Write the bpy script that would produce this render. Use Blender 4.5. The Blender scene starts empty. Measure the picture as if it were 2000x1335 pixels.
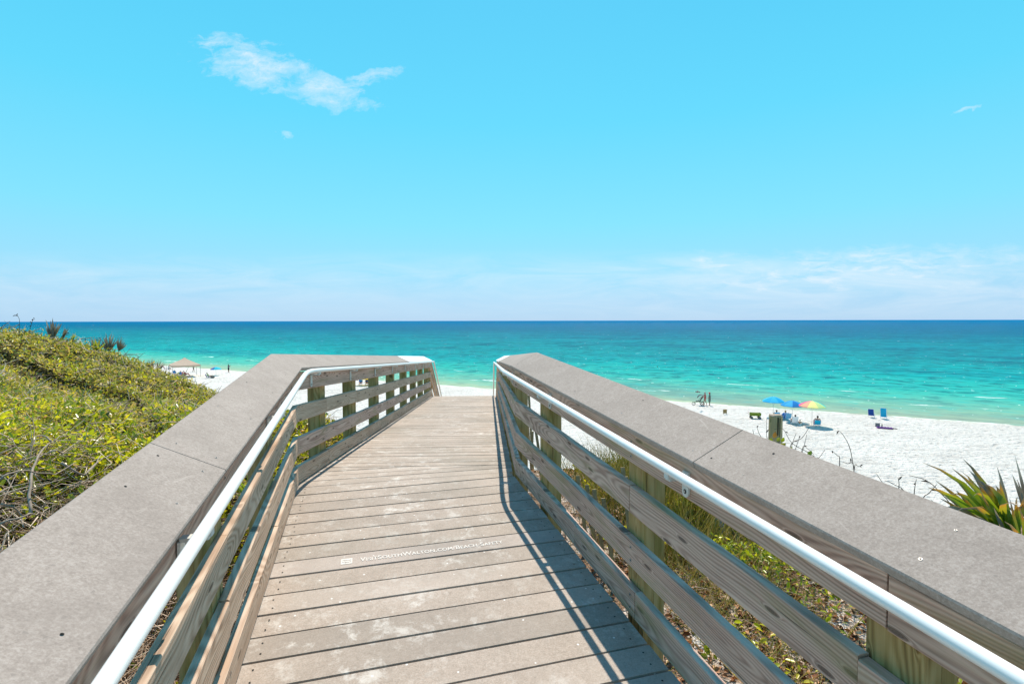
import bpy, bmesh, math, random
import numpy as np
from mathutils import Vector, Matrix
random.seed(7); RNG = np.random.default_rng(11)
scene = bpy.context.scene
col = scene.collection
R = math.radians

# ------------------------------------------------------------------ camera model (used to place things by where they stand)
F = 1000.0; CX, CY = 1000.0, 667.5
PITCH = math.atan(41.5/F); ROLL = R(0.115)
def ray(x, y):
    u, v = x-CX, CY-y
    c, s = math.cos(ROLL), math.sin(ROLL)
    u, v = u*c+v*s, -u*s+v*c
    cp, sp = math.cos(PITCH), math.sin(PITCH)
    return Vector((u, F*cp+v*sp, -F*sp+v*cp))/F
def on_z(x, y, z):
    d = ray(x, y); return d*(z/d.z)
def at_depth(x, y, dep):
    d = ray(x, y); return d*(dep/d.y)

cam = bpy.data.objects.new('camera', bpy.data.cameras.new('camera')); col.objects.link(cam)
c, s, cp, sp = math.cos(ROLL), math.sin(ROLL), math.cos(PITCH), math.sin(PITCH)
rx = Vector((c, -s*sp, -s*cp)); up = Vector((s, c*sp, c*cp)); bk = rx.cross(up)
cam.matrix_world = Matrix((rx, up, bk)).transposed().to_4x4()
cam.data.lens = 18; cam.data.sensor_width = 36; cam.data.clip_start = 0.05; cam.data.clip_end = 90000
scene.camera = cam

# ------------------------------------------------------------------ helpers
def tag(o, label=None, cat=None, group=None, kind=None):
    if label: o['label'] = label
    if cat: o['category'] = cat
    if group: o['group'] = group
    if kind: o['kind'] = kind
    return o
def empty(name, loc=(0, 0, 0), rz=0, **k):
    o = bpy.data.objects.new(name, None); o.empty_display_size = .2; col.objects.link(o)
    o.location = loc; o.rotation_euler.z = rz
    return tag(o, **k)

class MB:
    """collects geometry; g = per-vertex grain coordinate, r = per-vertex random value"""
    def __init__(s): s.v = []; s.f = []; s.m = []; s.g = []; s.sm = []
    def add(s, vs, fs, mi=0, g=None, smooth=False):
        o = len(s.v)
        s.v += [tuple(v) for v in vs]
        s.g += [tuple(x) for x in (g if g is not None else vs)]
        for f in fs: s.f.append(tuple(o+i for i in f)); s.m.append(mi); s.sm.append(smooth)
    def sweep(s, st, prof, mi=0, g0=(0, 0, 0), smooth=False, capends=True, ring=None):
        """st: list of (origin, lat, up, dist); prof: list of (l,u)"""
        vs = []; gs = []; n = len(prof)
        for (o, l, u, d) in st:
            for (a, b) in prof:
                vs.append(o+l*a+u*b); gs.append((d+g0[0], b+g0[1], a+g0[2]))
        fs = []
        for i in range(len(st)-1):
            for j in range(n):
                k = (j+1) % n
                fs.append((i*n+j, i*n+k, (i+1)*n+k, (i+1)*n+j))
        if capends:
            fs.append(tuple(range(n))[::-1]); e = (len(st)-1)*n; fs.append(tuple(e+j for j in range(n)))
        s.add(vs, fs, mi, gs, smooth)
    def box(s, cx, cy, cz, sx, sy, sz, mi=0, ch=0.0, M=None):
        if ch > 0: prof = chamf(-sx/2, sx/2, -sy/2, sy/2, ch)
        else: prof = [(-sx/2, -sy/2), (sx/2, -sy/2), (sx/2, sy/2), (-sx/2, sy/2)]
        vs = []; fs = []; n = len(prof)
        for z in (-sz/2, sz/2):
            for (a, b) in prof: vs.append(Vector((cx+a, cy+b, cz+z)))
        for j in range(n):
            k = (j+1) % n; fs.append((j, k, n+k, n+j))
        fs.append(tuple(range(n))[::-1]); fs.append(tuple(range(n, 2*n)))
        if M is not None: vs = [M @ v for v in vs]
        s.add(vs, fs, mi)
    def tube(s, pts, rad, n=8, mi=0, smooth=True):
        pts = [Vector(p) for p in pts]
        if not isinstance(rad, (list, tuple)): rad = [rad]*len(pts)
        vs = []; fs = []; ref = None; d = 0; gs = []
        for i, p in enumerate(pts):
            t = (pts[min(i+1, len(pts)-1)]-pts[max(i-1, 0)]).normalized()
            if ref is None:
                ref = Vector((0, 0, 1)) if abs(t.z) < .9 else Vector((1, 0, 0))
            a = t.cross(ref).normalized(); ref2 = a.cross(t).normalized()
            ref = ref2
            if i: d += (p-pts[i-1]).length
            for k in range(n):
                an = 2*math.pi*k/n
                vs.append(p+(a*math.cos(an)+ref2*math.sin(an))*rad[i]); gs.append((d, math.cos(an)*rad[i], math.sin(an)*rad[i]))
        for i in range(len(pts)-1):
            for k in range(n):
                q = (k+1) % n; fs.append((i*n+k, i*n+q, (i+1)*n+q, (i+1)*n+k))
        fs.append(tuple(range(n))[::-1]); e = (len(pts)-1)*n; fs.append(tuple(e+k for k in range(n)))
        s.add(vs, fs, mi, gs, smooth)
    def ball(s, c, r, mi=0, sx=1, sy=1, sz=1, seg=10, rings=7):
        c = Vector(c); vs = []; fs = []
        for i in range(rings+1):
            th = math.pi*i/rings
            for k in range(seg):
                ph = 2*math.pi*k/seg
                vs.append(c+Vector((math.sin(th)*math.cos(ph)*r*sx, math.sin(th)*math.sin(ph)*r*sy, math.cos(th)*r*sz)))
        for i in range(rings):
            for k in range(seg):
                q = (k+1) % seg; fs.append((i*seg+k, (i+1)*seg+k, (i+1)*seg+q, i*seg+q))
        s.add(vs, fs, mi, None, True)
    def build(s, name, mats, parent=None, **k):
        me = bpy.data.meshes.new(name); me.from_pydata(s.v, [], s.f)
        if not isinstance(mats, (list, tuple)): mats = [mats]
        for m in mats: me.materials.append(m)
        me.polygons.foreach_set('material_index', s.m); me.polygons.foreach_set('use_smooth', s.sm)
        at = me.attributes.new('grain', 'FLOAT_VECTOR', 'POINT')
        at.data.foreach_set('vector', np.array(s.g, dtype=np.float32).ravel())
        me.update()
        bm = bmesh.new(); bm.from_mesh(me); bmesh.ops.recalc_face_normals(bm, faces=bm.faces); bm.to_mesh(me); bm.free()
        o = bpy.data.objects.new(name, me); col.objects.link(o)
        if parent: o.parent = parent
        return tag(o, **k)
def chamf(a0, a1, b0, b1, c):
    return [(a0+c, b0), (a1-c, b0), (a1, b0+c), (a1, b1-c), (a1-c, b1), (a0+c, b1), (a0, b1-c), (a0, b0+c)]

def np_mesh(name, V, Q, mats, mi=None, rnd=None, tt=None, parent=None, tri=False, smooth=False):
    """V (n,3), Q (m,4) numpy quads"""
    me = bpy.data.meshes.new(name); k = Q.shape[1]
    me.vertices.add(len(V)); me.vertices.foreach_set('co', V.astype(np.float32).ravel())
    me.loops.add(Q.size); me.loops.foreach_set('vertex_index', Q.astype(np.int32).ravel())
    me.polygons.add(len(Q)); me.polygons.foreach_set('loop_start', np.arange(0, Q.size, k, dtype=np.int32))
    me.polygons.foreach_set('loop_total', np.full(len(Q), k, dtype=np.int32))
    for m in (mats if isinstance(mats, (list, tuple)) else [mats]): me.materials.append(m)
    if mi is not None: me.polygons.foreach_set('material_index', mi.astype(np.int32))
    if smooth: me.polygons.foreach_set('use_smooth', np.ones(len(Q), dtype=bool))
    if rnd is not None: me.attributes.new('rnd', 'FLOAT', 'POINT').data.foreach_set('value', rnd.astype(np.float32))
    if tt is not None: me.attributes.new('tt', 'FLOAT', 'POINT').data.foreach_set('value', tt.astype(np.float32))
    me.update(calc_edges=True); me.validate()
    o = bpy.data.objects.new(name, me); col.objects.link(o)
    if parent: o.parent = parent
    return o

# ------------------------------------------------------------------ materials
class NT:
    def __init__(s, name):
        s.m = bpy.data.materials.new(name); s.m.use_nodes = True; s.t = s.m.node_tree; s.t.nodes.clear()
        s.out = s.n('ShaderNodeOutputMaterial')
    def n(s, typ, **k):
        nd = s.t.nodes.new(typ)
        for a, b in k.items(): setattr(nd, a, b)
        return nd
    def l(s, a, b): s.t.links.new(a, b)
    def attr(s, name): return s.n('ShaderNodeAttribute', attribute_name=name)
    def obj(s): return s.n('ShaderNodeTexCoord').outputs['Object']
    def pos(s): return s.n('ShaderNodeNewGeometry').outputs['Position']
    def mapp(s, vec, sc=(1, 1, 1), loc=(0, 0, 0), rot=(0, 0, 0)):
        m = s.n('ShaderNodeMapping'); s.l(vec, m.inputs['Vector']); m.inputs['Scale'].default_value = sc
        m.inputs['Location'].default_value = loc; m.inputs['Rotation'].default_value = rot; return m.outputs[0]
    def noise(s, vec, scale=5, det=4, rough=.55, dist=0, out='Fac'):
        n = s.n('ShaderNodeTexNoise'); n.inputs['Scale'].default_value = scale; n.inputs['Detail'].default_value = det
        n.inputs['Roughness'].default_value = rough; n.inputs['Distortion'].default_value = dist
        if vec is not None: s.l(vec, n.inputs['Vector'])
        return n.outputs[out]
    def vor(s, vec, scale=5, feat='F1', out='Distance', rnd=1):
        n = s.n('ShaderNodeTexVoronoi', feature=feat); n.inputs['Scale'].default_value = scale; n.inputs['Randomness'].default_value = rnd
        s.l(vec, n.inputs['Vector']); return n.outputs[out]
    def ramp(s, fac, stops, interp='LINEAR'):
        r = s.n('ShaderNodeValToRGB'); r.color_ramp.interpolation = interp; e = r.color_ramp.elements
        while len(e) < len(stops): e.new(0.5)
        for i, (p, cc) in enumerate(stops):
            e[i].position = p
            if not isinstance(cc, (tuple, list)): cc = (cc, cc, cc)
            e[i].color = (*cc[:3], 1)
        s.l(fac, r.inputs[0]); return r.outputs[0]
    def mix(s, fac, a, b, bt='MIX'):
        m = s.n('ShaderNodeMix', data_type='RGBA', blend_type=bt)
        for i, x in ((0, fac), (6, a), (7, b)):
            if hasattr(x, 'is_linked') or hasattr(x, 'links'): s.l(x, m.inputs[i])
            else: m.inputs[i].default_value = x if i == 0 else (*x, 1) if len(x) == 3 else x
        return m.outputs[2]
    def math(s, op, a, b=None, c=None, clamp=False):
        m = s.n('ShaderNodeMath', operation=op, use_clamp=clamp)
        for i, x in enumerate((a, b, c)):
            if x is None: continue
            if hasattr(x, 'links'): s.l(x, m.inputs[i])
            else: m.inputs[i].default_value = x
        return m.outputs[0]
    def bump(s, h, st=.3, dist=.01, nrm=None):
        b = s.n('ShaderNodeBump'); b.inputs['Strength'].default_value = st; b.inputs['Distance'].default_value = dist
        s.l(h, b.inputs['Height'])
        if nrm is not None: s.l(nrm, b.inputs['Normal'])
        return b.outputs[0]
    def pbr(s, colr, rough=.7, spec=.3, nrm=None, metal=0, trans=None):
        p = s.n('ShaderNodeBsdfPrincipled')
        if hasattr(colr, 'links'): s.l(colr, p.inputs['Base Color'])
        else: p.inputs['Base Color'].default_value = (*colr, 1)
        if hasattr(rough, 'links'): s.l(rough, p.inputs['Roughness'])
        else: p.inputs['Roughness'].default_value = rough
        p.inputs['Specular IOR Level'].default_value = spec; p.inputs['Metallic'].default_value = metal
        if nrm is not None: s.l(nrm, p.inputs['Normal'])
        if trans:
            t = s.n('ShaderNodeBsdfTranslucent'); s.l(s.mix(1.0, colr, (1.7, 1.6, 1.0), 'MULTIPLY'), t.inputs[0])
            mx = s.n('ShaderNodeMixShader'); mx.inputs[0].default_value = trans
            s.l(p.outputs[0], mx.inputs[1]); s.l(t.outputs[0], mx.inputs[2]); s.l(mx.outputs[0], s.out.inputs[0])
        else: s.l(p.outputs[0], s.out.inputs[0])
        return s.m

_simple = {}
def simple(name, colr, rough=.6, var=.12, scale=12, spec=.3, metal=0, trans=None):
    if name in _simple: return _simple[name]
    t = NT(name); v = t.noise(t.obj(), scale, 3)
    cc = t.ramp(v, [(.25, tuple(max(0, x*(1-var)) for x in colr)), (.75, tuple(min(1, x*(1+var)) for x in colr))])
    _simple[name] = t.pbr(cc, rough, spec, None, metal, trans); return _simple[name]

def wood(name, dark, mid, light, moss=None, mossamt=.0, sc=1.0):
    t = NT(name); g = t.attr('grain').outputs['Vector']
    sep = t.n('ShaderNodeSeparateXYZ'); t.l(g, sep.inputs[0]); L, W, T = sep.outputs
    # knots
    kv = t.mapp(g, (2.2, 9, 2)); vd = t.vor(kv, 1.0); vd.node.voronoi_dimensions = '2D'; knot = t.math('SUBTRACT', 1, t.math('DIVIDE', vd, .13), clamp=True)
    knot2 = t.math('POWER', knot, 2.0)
    warp = t.noise(t.mapp(g, (.55, 2.2, 2.2)), 1.6, 2, .45)
    warp2 = t.noise(t.mapp(g, (1.6, 12, 12)), 1.6, 2, .5)
    tt = t.math('ADD', t.math('MULTIPLY', warp, .30), -.10)
    rr = t.math('SQRT', t.math('ADD', t.math('MULTIPLY', W, W), t.math('MULTIPLY', tt, tt)))
    rr = t.math('ADD', rr, t.math('MULTIPLY', knot2, .05)); rr = t.math('ADD', rr, t.math('MULTIPLY', warp2, .006))
    band = t.math('SINE', t.math('MULTIPLY', rr, 6.283/(.0105*sc)))
    band = t.math('MULTIPLY_ADD', band, .5, .5)
    fine = t.noise(t.mapp(g, (3, 160, 160)), 1.5, 4, .65)
    streak = t.noise(t.mapp(g, (1.2, 30, 30)), 1.5, 3, .6)
    blotch = t.noise(t.mapp(g, (1.5, 6, 6)), 1.3, 3, .6)
    v = t.math('ADD', t.math('MULTIPLY', band, .26), t.math('ADD', t.math('MULTIPLY', fine, .35), t.math('MULTIPLY', streak, .45)))
    v = t.math('ADD', v, t.math('MULTIPLY_ADD', blotch, .5, -.30))
    cc = t.ramp(v, [(.12, dark), (.42, mid), (.80, light)])
    cc = t.mix(t.math('MULTIPLY', t.ramp(knot, [(.40, 0), (.62, 1)]), .7), cc, tuple(x*.35 for x in dark))
    if moss:
        mz = t.noise(t.mapp(g, (1.3, 9, 9)), 1.5, 4, .6)
        cc = t.mix(t.ramp(mz, [(.62-mossamt*.5, 0), (.85-mossamt*.4, min(1, .5+mossamt))]), cc, moss)
    # sparse black checks
    chk = t.noise(t.mapp(g, (1.6, 75, 60), (3, 1, 2)), 1.5, 2, .5)
    cc = t.mix(t.ramp(chk, [(.70, 0), (.76, .75)]), cc, tuple(x*.25 for x in dark))
    hb = t.math('SUBTRACT', v, t.ramp(chk, [(.68, 0), (.76, .8)]))
    return t.pbr(cc, .82, .2, t.bump(hb, .55, .004))

M = {}
M['rail'] = wood('weathered rail wood', (.19, .105, .08), (.53, .34, .265), (.80, .58, .46), (.27, .25, .09), .18)
M['rail_tan'] = wood('sunlit tan rail wood', (.21, .12, .07), (.52, .355, .25), (.74, .56, .42))  # same wood as the other boards, sunlit tan painted into its colour
M['post'] = wood('green stained post wood', (.13, .08, .03), (.40, .265, .105), (.60, .44, .22), (.19, .17, .02), .22)
M['piling'] = wood('piling wood', (.20, .12, .06), (.64, .43, .23), (.88, .66, .42), (.42, .33, .09), .3)

def composite(name, base, lo, hi, sand=0.0, streaky=True):
    t = NT(name); g = t.attr('grain').outputs['Vector']; p = t.pos()
    a = t.noise(p, 150, 4, .75); b = t.noise(p, 45, 4, .6); c_ = t.noise(p, 5, 4, .6)
    f = t.math('ADD', t.math('MULTIPLY', a, .85), t.math('ADD', t.math('MULTIPLY', b, .3), t.math('MULTIPLY', c_, .25)))
    cc = t.ramp(f, [(.54, lo), (.70, base), (.86, hi)])
    sc_ = t.noise(t.mapp(g, (4, 60, 60)), 2, 3, .6)
    cc = t.mix(t.ramp(sc_, [(.55, 0), (.75, .25)]), cc, lo)
    st0 = t.noise(p, 3.2, 6, .7); cc = t.mix(t.ramp(st0, [(.50, 0), (.66, .38)]), cc, lo); cc = t.mix(t.ramp(st0, [(.32, .3), (.44, 0)]), cc, hi)
    scr = t.noise(t.mapp(p, (55, 3, 3), rot=(0, 0, R(37))), 1, 4, .7); cc = t.mix(t.ramp(scr, [(.66, 0), (.72, .4)]), cc, tuple(min(1, x*1.25) for x in hi))
    # dark flecks
    fl = t.noise(p, 75, 2, .5); cc = t.mix(t.ramp(fl, [(.66, 0), (.72, .45)]), cc, tuple(x*.6 for x in lo))
    if sand:
        pt = t.noise(t.mapp(g, (.45, 0, 0)), 1, 1, .5); cc = t.mix(t.ramp(pt, [(.35, .42), (.5, 0)]), cc, (.22, .195, .17)); cc = t.mix(t.ramp(pt, [(.5, 0), (.66, .35)]), cc, (.50, .43, .375))
        d1 = t.noise(p, 8, 9, .78, .15); d2 = t.noise(p, 1.6, 3, .5)
        d = t.math('MULTIPLY', t.ramp(d1, [(.52, 0), (.64, 1)]), t.ramp(d2, [(.36, 0.05), (.58, 1)]))
        cc = t.mix(t.math('MULTIPLY', d, sand), cc, (.72, .69, .64))
        dots = t.vor(p, 13, rnd=1); cc = t.mix(t.ramp(dots, [(.045, .9), (.075, 0)]), cc, (.8, .79, .77))
        # grime bands that run along each plank's edge, printed by feet and water
        st = t.noise(t.mapp(p, (.8, .8, .8), (5, 5, 5)), 1.4, 4, .6); cc = t.mix(t.ramp(st, [(.45, 0), (.7, .35)]), cc, (.20, .185, .15))
    return t.pbr(cc, .75, .25, t.bump(t.math('ADD', a, b), .25, .002))
M['cap'] = composite('grey cap composite', (.325, .268, .232), (.248, .204, .176), (.41, .348, .308))
M['capwhite'] = composite('pale cap composite', (.80, .84, .84), (.70, .74, .74), (.88, .90, .90))  # paler tone for the end cap boards
M['deck'] = composite('grey beige deck composite', (.40, .328, .272), (.295, .243, .20), (.50, .425, .365), .65)
M['deckpink'] = composite('pinkish lettered plank', (.43, .36, .315), (.37, .31, .27), (.51, .44, .39), .35)
t = NT('worn white lettering'); b_ = t.n('ShaderNodeBsdfDiffuse'); b_.inputs[0].default_value = (.70, .66, .61, 1); tr_ = t.n('ShaderNodeBsdfTransparent')
mx_ = t.n('ShaderNodeMixShader'); t.l(t.ramp(t.noise(t.pos(), 70, 4, .7), [(.30, .2), (.44, 1)]), mx_.inputs[0]); t.l(tr_.outputs[0], mx_.inputs[1]); t.l(b_.outputs[0], mx_.inputs[2]); t.l(mx_.outputs[0], t.out.inputs[0]); M['lettering'] = t.m
M['tube'] = simple('white vinyl tube', (.90, .885, .85), .32, .03, 3, .5)
M['bracket'] = simple('white bracket', (.66, .66, .62), .4, .10, 20, .5)
M['steel'] = simple('screw steel', (.42, .40, .38), .45, .3, 300, .4, .2)
M['dark'] = simple('dark hole', (.02, .018, .015), .9)
M['galv'] = simple('galvanised wire', (.25, .25, .24), .5, .1, 30, .5, .6)

# sand ---------------------------------------------------------------
t = NT('white quartz sand'); p = t.pos()
sep = t.n('ShaderNodeSeparateXYZ'); t.l(p, sep.inputs[0]); zz = sep.outputs[2]
n1 = t.noise(t.mapp(p, (1, 1, .2)), .22, 5, .6); n2 = t.noise(t.mapp(p, (1, 1, .2)), 2.3, 5, .65); n3 = t.noise(p, 60, 3, .6)
base = t.ramp(n1, [(.3, (.66, .625, .58)), (.7, (.78, .745, .695))])
foot = t.vor(t.mapp(p, (1, 1.0, .3)), 1.7); foot2 = t.noise(p, 1.3, 5, .7)
dk = t.math('MULTIPLY', t.ramp(foot, [(.16, 1), (.36, 0)]), t.ramp(foot2, [(.44, 0), (.56, 1)]))
base = t.mix(t.math('MULTIPLY', dk, .7), base, (.34, .30, .26))
wr = t.noise(t.mapp(p, (.25, .9, 1), rot=(0, 0, R(-28))), .9, 4, .7); base = t.mix(t.ramp(wr, [(.54, 0), (.70, .5)]), base, (.42, .38, .35))
# wet strip at the waterline
wet = t.ramp(t.math('ADD', t.math('MULTIPLY_ADD', zz, 1.0, 10.75), t.math('MULTIPLY', n2, .02)), [(.0, 1), (.07, 0)])
base = t.mix(t.math('MULTIPLY', wet, .6), base, (.58, .55, .44))
# litter and soil on the dune top
dune = t.ramp(t.math('MULTIPLY_ADD', zz, .25, 1.0), [(.20, 0), (.35, 1)])
ln = t.noise(p, 3.2, 6, .7); lc = t.ramp(t.noise(p, 26, 5, .8), [(.35, (.06, .035, .02)), (.52, (.24, .14, .08)), (.68, (.46, .34, .24))])
base = t.mix(t.math('MULTIPLY', dune, t.ramp(ln, [(.34, 0), (.50, .95)])), base, lc)
h1 = t.math('MULTIPLY', t.ramp(foot, [(.0, 0), (.35, 1)]), 1.0)
hb = t.math('ADD', t.math('MULTIPLY', n2, 1.2), t.math('MULTIPLY', h1, .35)); 
M['sand'] = t.pbr(base, .9, .1, t.bump(n3, .2, .01, t.bump(hb, 1.0, .40)))

# sea ----------------------------------------------------------------
t = NT('gulf water'); p = t.pos()
sep = t.n('ShaderNodeSeparateXYZ'); t.l(p, sep.inputs[0]); X, Y, _ = sep.outputs
off = t.math('ADD', t.math('MULTIPLY', X, .466), t.math('MULTIPLY_ADD', Y, .885, -69.5))
al = t.math('ADD', t.math('MULTIPLY', X, .885), t.math('MULTIPLY', Y, -.466))
cmb = t.n('ShaderNodeCombineXYZ'); t.l(al, cmb.inputs[0]); t.l(off, cmb.inputs[1]); sv = cmb.outputs[0]   # shore frame
wob = t.noise(t.mapp(sv, (.012, .045, 1)), 1, 4, .6)
o2 = t.math('MULTIPLY', t.math('MAXIMUM', off, 0.0), t.math('MULTIPLY_ADD', wob, 1.5, .25))
lg = t.math('DIVIDE', t.math('LOGARITHM', t.math('ADD', o2, 1.0), 10.0), 4.0)
def lin(r, g, b, k=1.0): return tuple(((x/255)**2.2)*k for x in (r, g, b))
deep = t.ramp(lg, [(0, lin(204, 208, 172, .66)), (.17, lin(178, 212, 180, .62)), (.27, lin(140, 212, 184, .60)), (.36, lin(66, 206, 190, .60)), (.43, lin(8, 192, 194, .60)),
                   (.51, lin(0, 176, 188, .56)), (.575, lin(0, 164, 186, .56)), (.66, lin(0, 134, 176, .55)), (.80, lin(0, 128, 182, .60)), (.95, lin(10, 130, 190, .64))])
st1 = t.noise(t.mapp(sv, (.006, .035, 1)), 1, 9, .72)
cc = t.mix(t.ramp(st1, [(.36, .6), (.50, 0)]), deep, lin(0, 124, 166, .48))
cc = t.mix(t.math('MULTIPLY', t.ramp(st1, [(.52, 0), (.66, .5)]), t.ramp(lg, [(.3, 1), (.72, 0)])), cc, lin(20, 212, 200, .56))
st3 = t.noise(t.mapp(sv, (.05, .22, 1), (4, 2, 0)), 1, 7, .75)
cc = t.mix(t.math('MULTIPLY', t.ramp(st3, [(.36, .7), (.49, 0)]), t.ramp(lg, [(.34, 0), (.45, 1)])), cc, lin(0, 105, 140, .42))
st2 = t.noise(t.mapp(sv, (.25, .9, 1)), 1, 5, .7)
near = t.ramp(lg, [(.05, 0), (.2, 1), (.55, .6), (.7, .0)])
cc = t.mix(t.math('MULTIPLY', t.ramp(st2, [(.52, 0), (.70, .5)]), near), cc, lin(120, 222, 200, .6))
# dark little wave faces
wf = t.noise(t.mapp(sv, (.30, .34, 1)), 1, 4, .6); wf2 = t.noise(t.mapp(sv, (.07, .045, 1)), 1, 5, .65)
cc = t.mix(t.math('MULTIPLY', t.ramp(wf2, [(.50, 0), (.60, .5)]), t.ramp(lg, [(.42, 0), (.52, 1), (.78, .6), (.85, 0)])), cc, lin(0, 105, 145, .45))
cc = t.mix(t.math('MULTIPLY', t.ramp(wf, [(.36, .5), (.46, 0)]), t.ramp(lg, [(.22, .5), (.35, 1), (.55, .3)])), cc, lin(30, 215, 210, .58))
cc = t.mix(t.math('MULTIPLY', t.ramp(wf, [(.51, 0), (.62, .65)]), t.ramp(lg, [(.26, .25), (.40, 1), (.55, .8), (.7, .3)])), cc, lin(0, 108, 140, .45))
# foam of small breakers: short lines parallel to the shore
fo = t.math('MULTIPLY_ADD', t.noise(t.mapp(sv, (.035, .05, 1)), 1, 4, .65), 16, off)
b1 = t.math('ABSOLUTE', t.math('SUBTRACT', fo, 19)); b2 = t.math('ABSOLUTE', t.math('SUBTRACT', fo, 31))
fl = t.math('MAXIMUM', t.ramp(b1, [(.15, 1), (.7, 0)]), t.math('MULTIPLY', t.ramp(b2, [(.1, 1), (.5, 0)]), 1))
fm = t.ramp(t.noise(t.mapp(sv, (.10, .3, 1), (3, 7, 0)), 1, 5, .75), [(.53, 0), (.62, 1)])
foam_glint = t.math('MULTIPLY', fl, fm)
edge = t.math('MULTIPLY', t.ramp(t.math('ABSOLUTE', t.math('SUBTRACT', t.math('MULTIPLY_ADD', t.noise(t.mapp(sv, (.2, .2, 1)), 1, 3, .6), 1.6, off), 1.1)), [(.10, 1), (.55, 0)]), t.ramp(t.noise(t.mapp(sv, (.3, .3, 1)), 1, 4, .7), [(.40, 0), (.52, .9)]))
foam_glint = t.math('MAXIMUM', foam_glint, edge)
glint_near = t.ramp(t.noise(t.mapp(sv, (1.1, .8, 1), (9, 4, 0)), 1, 3, .6), [(.685, 0), (.72, .8)]); glint_far = t.ramp(t.noise(t.mapp(sv, (.35, .12, 1), (2, 8, 0)), 1, 3, .6), [(.70, 0), (.74, .7)])  # white specks painted into the water colour as sun glints
foam_glint = t.math('MAXIMUM', foam_glint, t.math('MAXIMUM', t.math('MULTIPLY', glint_near, t.ramp(lg, [(.12, 0), (.2, 1), (.48, 1), (.56, 0)])), t.math('MULTIPLY', glint_far, t.ramp(lg, [(.46, 0), (.54, 1), (.66, .6), (.74, 0)]))))
cc = t.mix(foam_glint, cc, (.88, .92, .90))
w1 = t.noise(t.mapp(sv, (.5, 1.5, 1)), 1.0, 4, .6); w2 = t.noise(t.mapp(sv, (3, 5, 1)), 1.1, 3, .6)
hh = t.math('ADD', t.math('MULTIPLY', w1, .42), t.math('MULTIPLY', w2, .10))
nb = t.bump(hh, .9, 1.0)
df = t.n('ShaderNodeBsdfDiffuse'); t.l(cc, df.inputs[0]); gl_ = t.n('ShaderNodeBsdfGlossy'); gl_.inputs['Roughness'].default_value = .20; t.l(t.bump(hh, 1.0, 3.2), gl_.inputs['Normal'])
mx = t.n('ShaderNodeMixShader'); t.l(t.math('MULTIPLY_ADD', foam_glint, -.025, .03), mx.inputs[0]); t.l(df.outputs[0], mx.inputs[1]); t.l(gl_.outputs[0], mx.inputs[2]); t.l(mx.outputs[0], t.out.inputs[0]); M['sea'] = t.m

# leaves -------------------------------------------------------------
def leafmat(name, stops, trans=.35, rough=.38, spec=.45):
    t = NT(name); r = t.attr('rnd').outputs['Fac']
    cc = t.ramp(r, stops); nz = t.noise(t.pos(), 40, 2)
    cc = t.mix(t.math('MULTIPLY', nz, .35), cc, t.mix(.5, cc, (0, 0, 0)))
    return t.pbr(cc, rough, spec, None, 0, trans)
M['leaf'] = leafmat('shrub leaf', [(0, (.09, .14, .018)), (.25, (.25, .32, .02)), (.5, (.50, .54, .022)), (.70, (.66, .62, .03)), (.82, (.60, .50, .08)), (.90, (.55, .30, .08)), (1, (.60, .46, .28))], .42, .3, .6)
M['leafolive'] = leafmat('olive shrub leaf', [(0, (.15, .14, .025)), (.3, (.40, .37, .05)), (.6, (.66, .58, .09)), (.8, (.62, .42, .18)), (1, (.78, .64, .44))], .3, .5)
M['litter'] = leafmat('dead leaf litter', [(0, (.04, .018, .010)), (.35, (.22, .085, .035)), (.65, (.50, .22, .09)), (.85, (.62, .38, .20)), (1, (.74, .58, .42))], .1, .6, .3)
M['twig'] = leafmat('dry twigs', [(0, (.16, .10, .06)), (.5, (.52, .38, .27)), (1, (.86, .70, .55))], .0, .8, .1)
M['grass'] = leafmat('dune grass blades', [(0, (.16, .20, .03)), (.5, (.42, .40, .09)), (1, (.68, .56, .28))], .35, .6, .2)
t = NT('palmetto blade'); tt = t.attr('tt').outputs['Fac']; r = t.attr('rnd').outputs['Fac']
x = t.math('ADD', tt, t.math('MULTIPLY_ADD', r, .35, -.18))
M['palm'] = t.pbr(t.ramp(x, [(.0, (.12, .19, .012)), (.48, (.19, .27, .018)), (.64, (.34, .31, .03)), (.71, (.42, .22, .04)), (.80, (.22, .16, .11)), (1, (.26, .23, .21))]), .4, .4, None, 0, .4)
t = NT('dead palmetto blade'); tt = t.attr('tt').outputs['Fac']; r = t.attr('rnd').outputs['Fac']
M['palmdry'] = t.pbr(t.ramp(t.math('ADD', tt, t.math('MULTIPLY_ADD', r, .6, -.3)), [(.0, (.30, .25, .15)), (.4, (.28, .23, .19)), (.8, (.20, .17, .16)), (1, (.46, .41, .38))]), .7, .2, None, 0, .15)
t = NT('green palmetto blade'); tt = t.attr('tt').outputs['Fac']; r = t.attr('rnd').outputs['Fac']
M['palmgreen'] = t.pbr(t.ramp(t.math('ADD', tt, t.math('MULTIPLY_ADD', r, .4, -.2)), [(.0, (.20, .22, .02)), (.5, (.20, .30, .03)), (.85, (.34, .36, .06)), (1, (.30, .20, .10))]), .4, .4, None, 0, .4)

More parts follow.
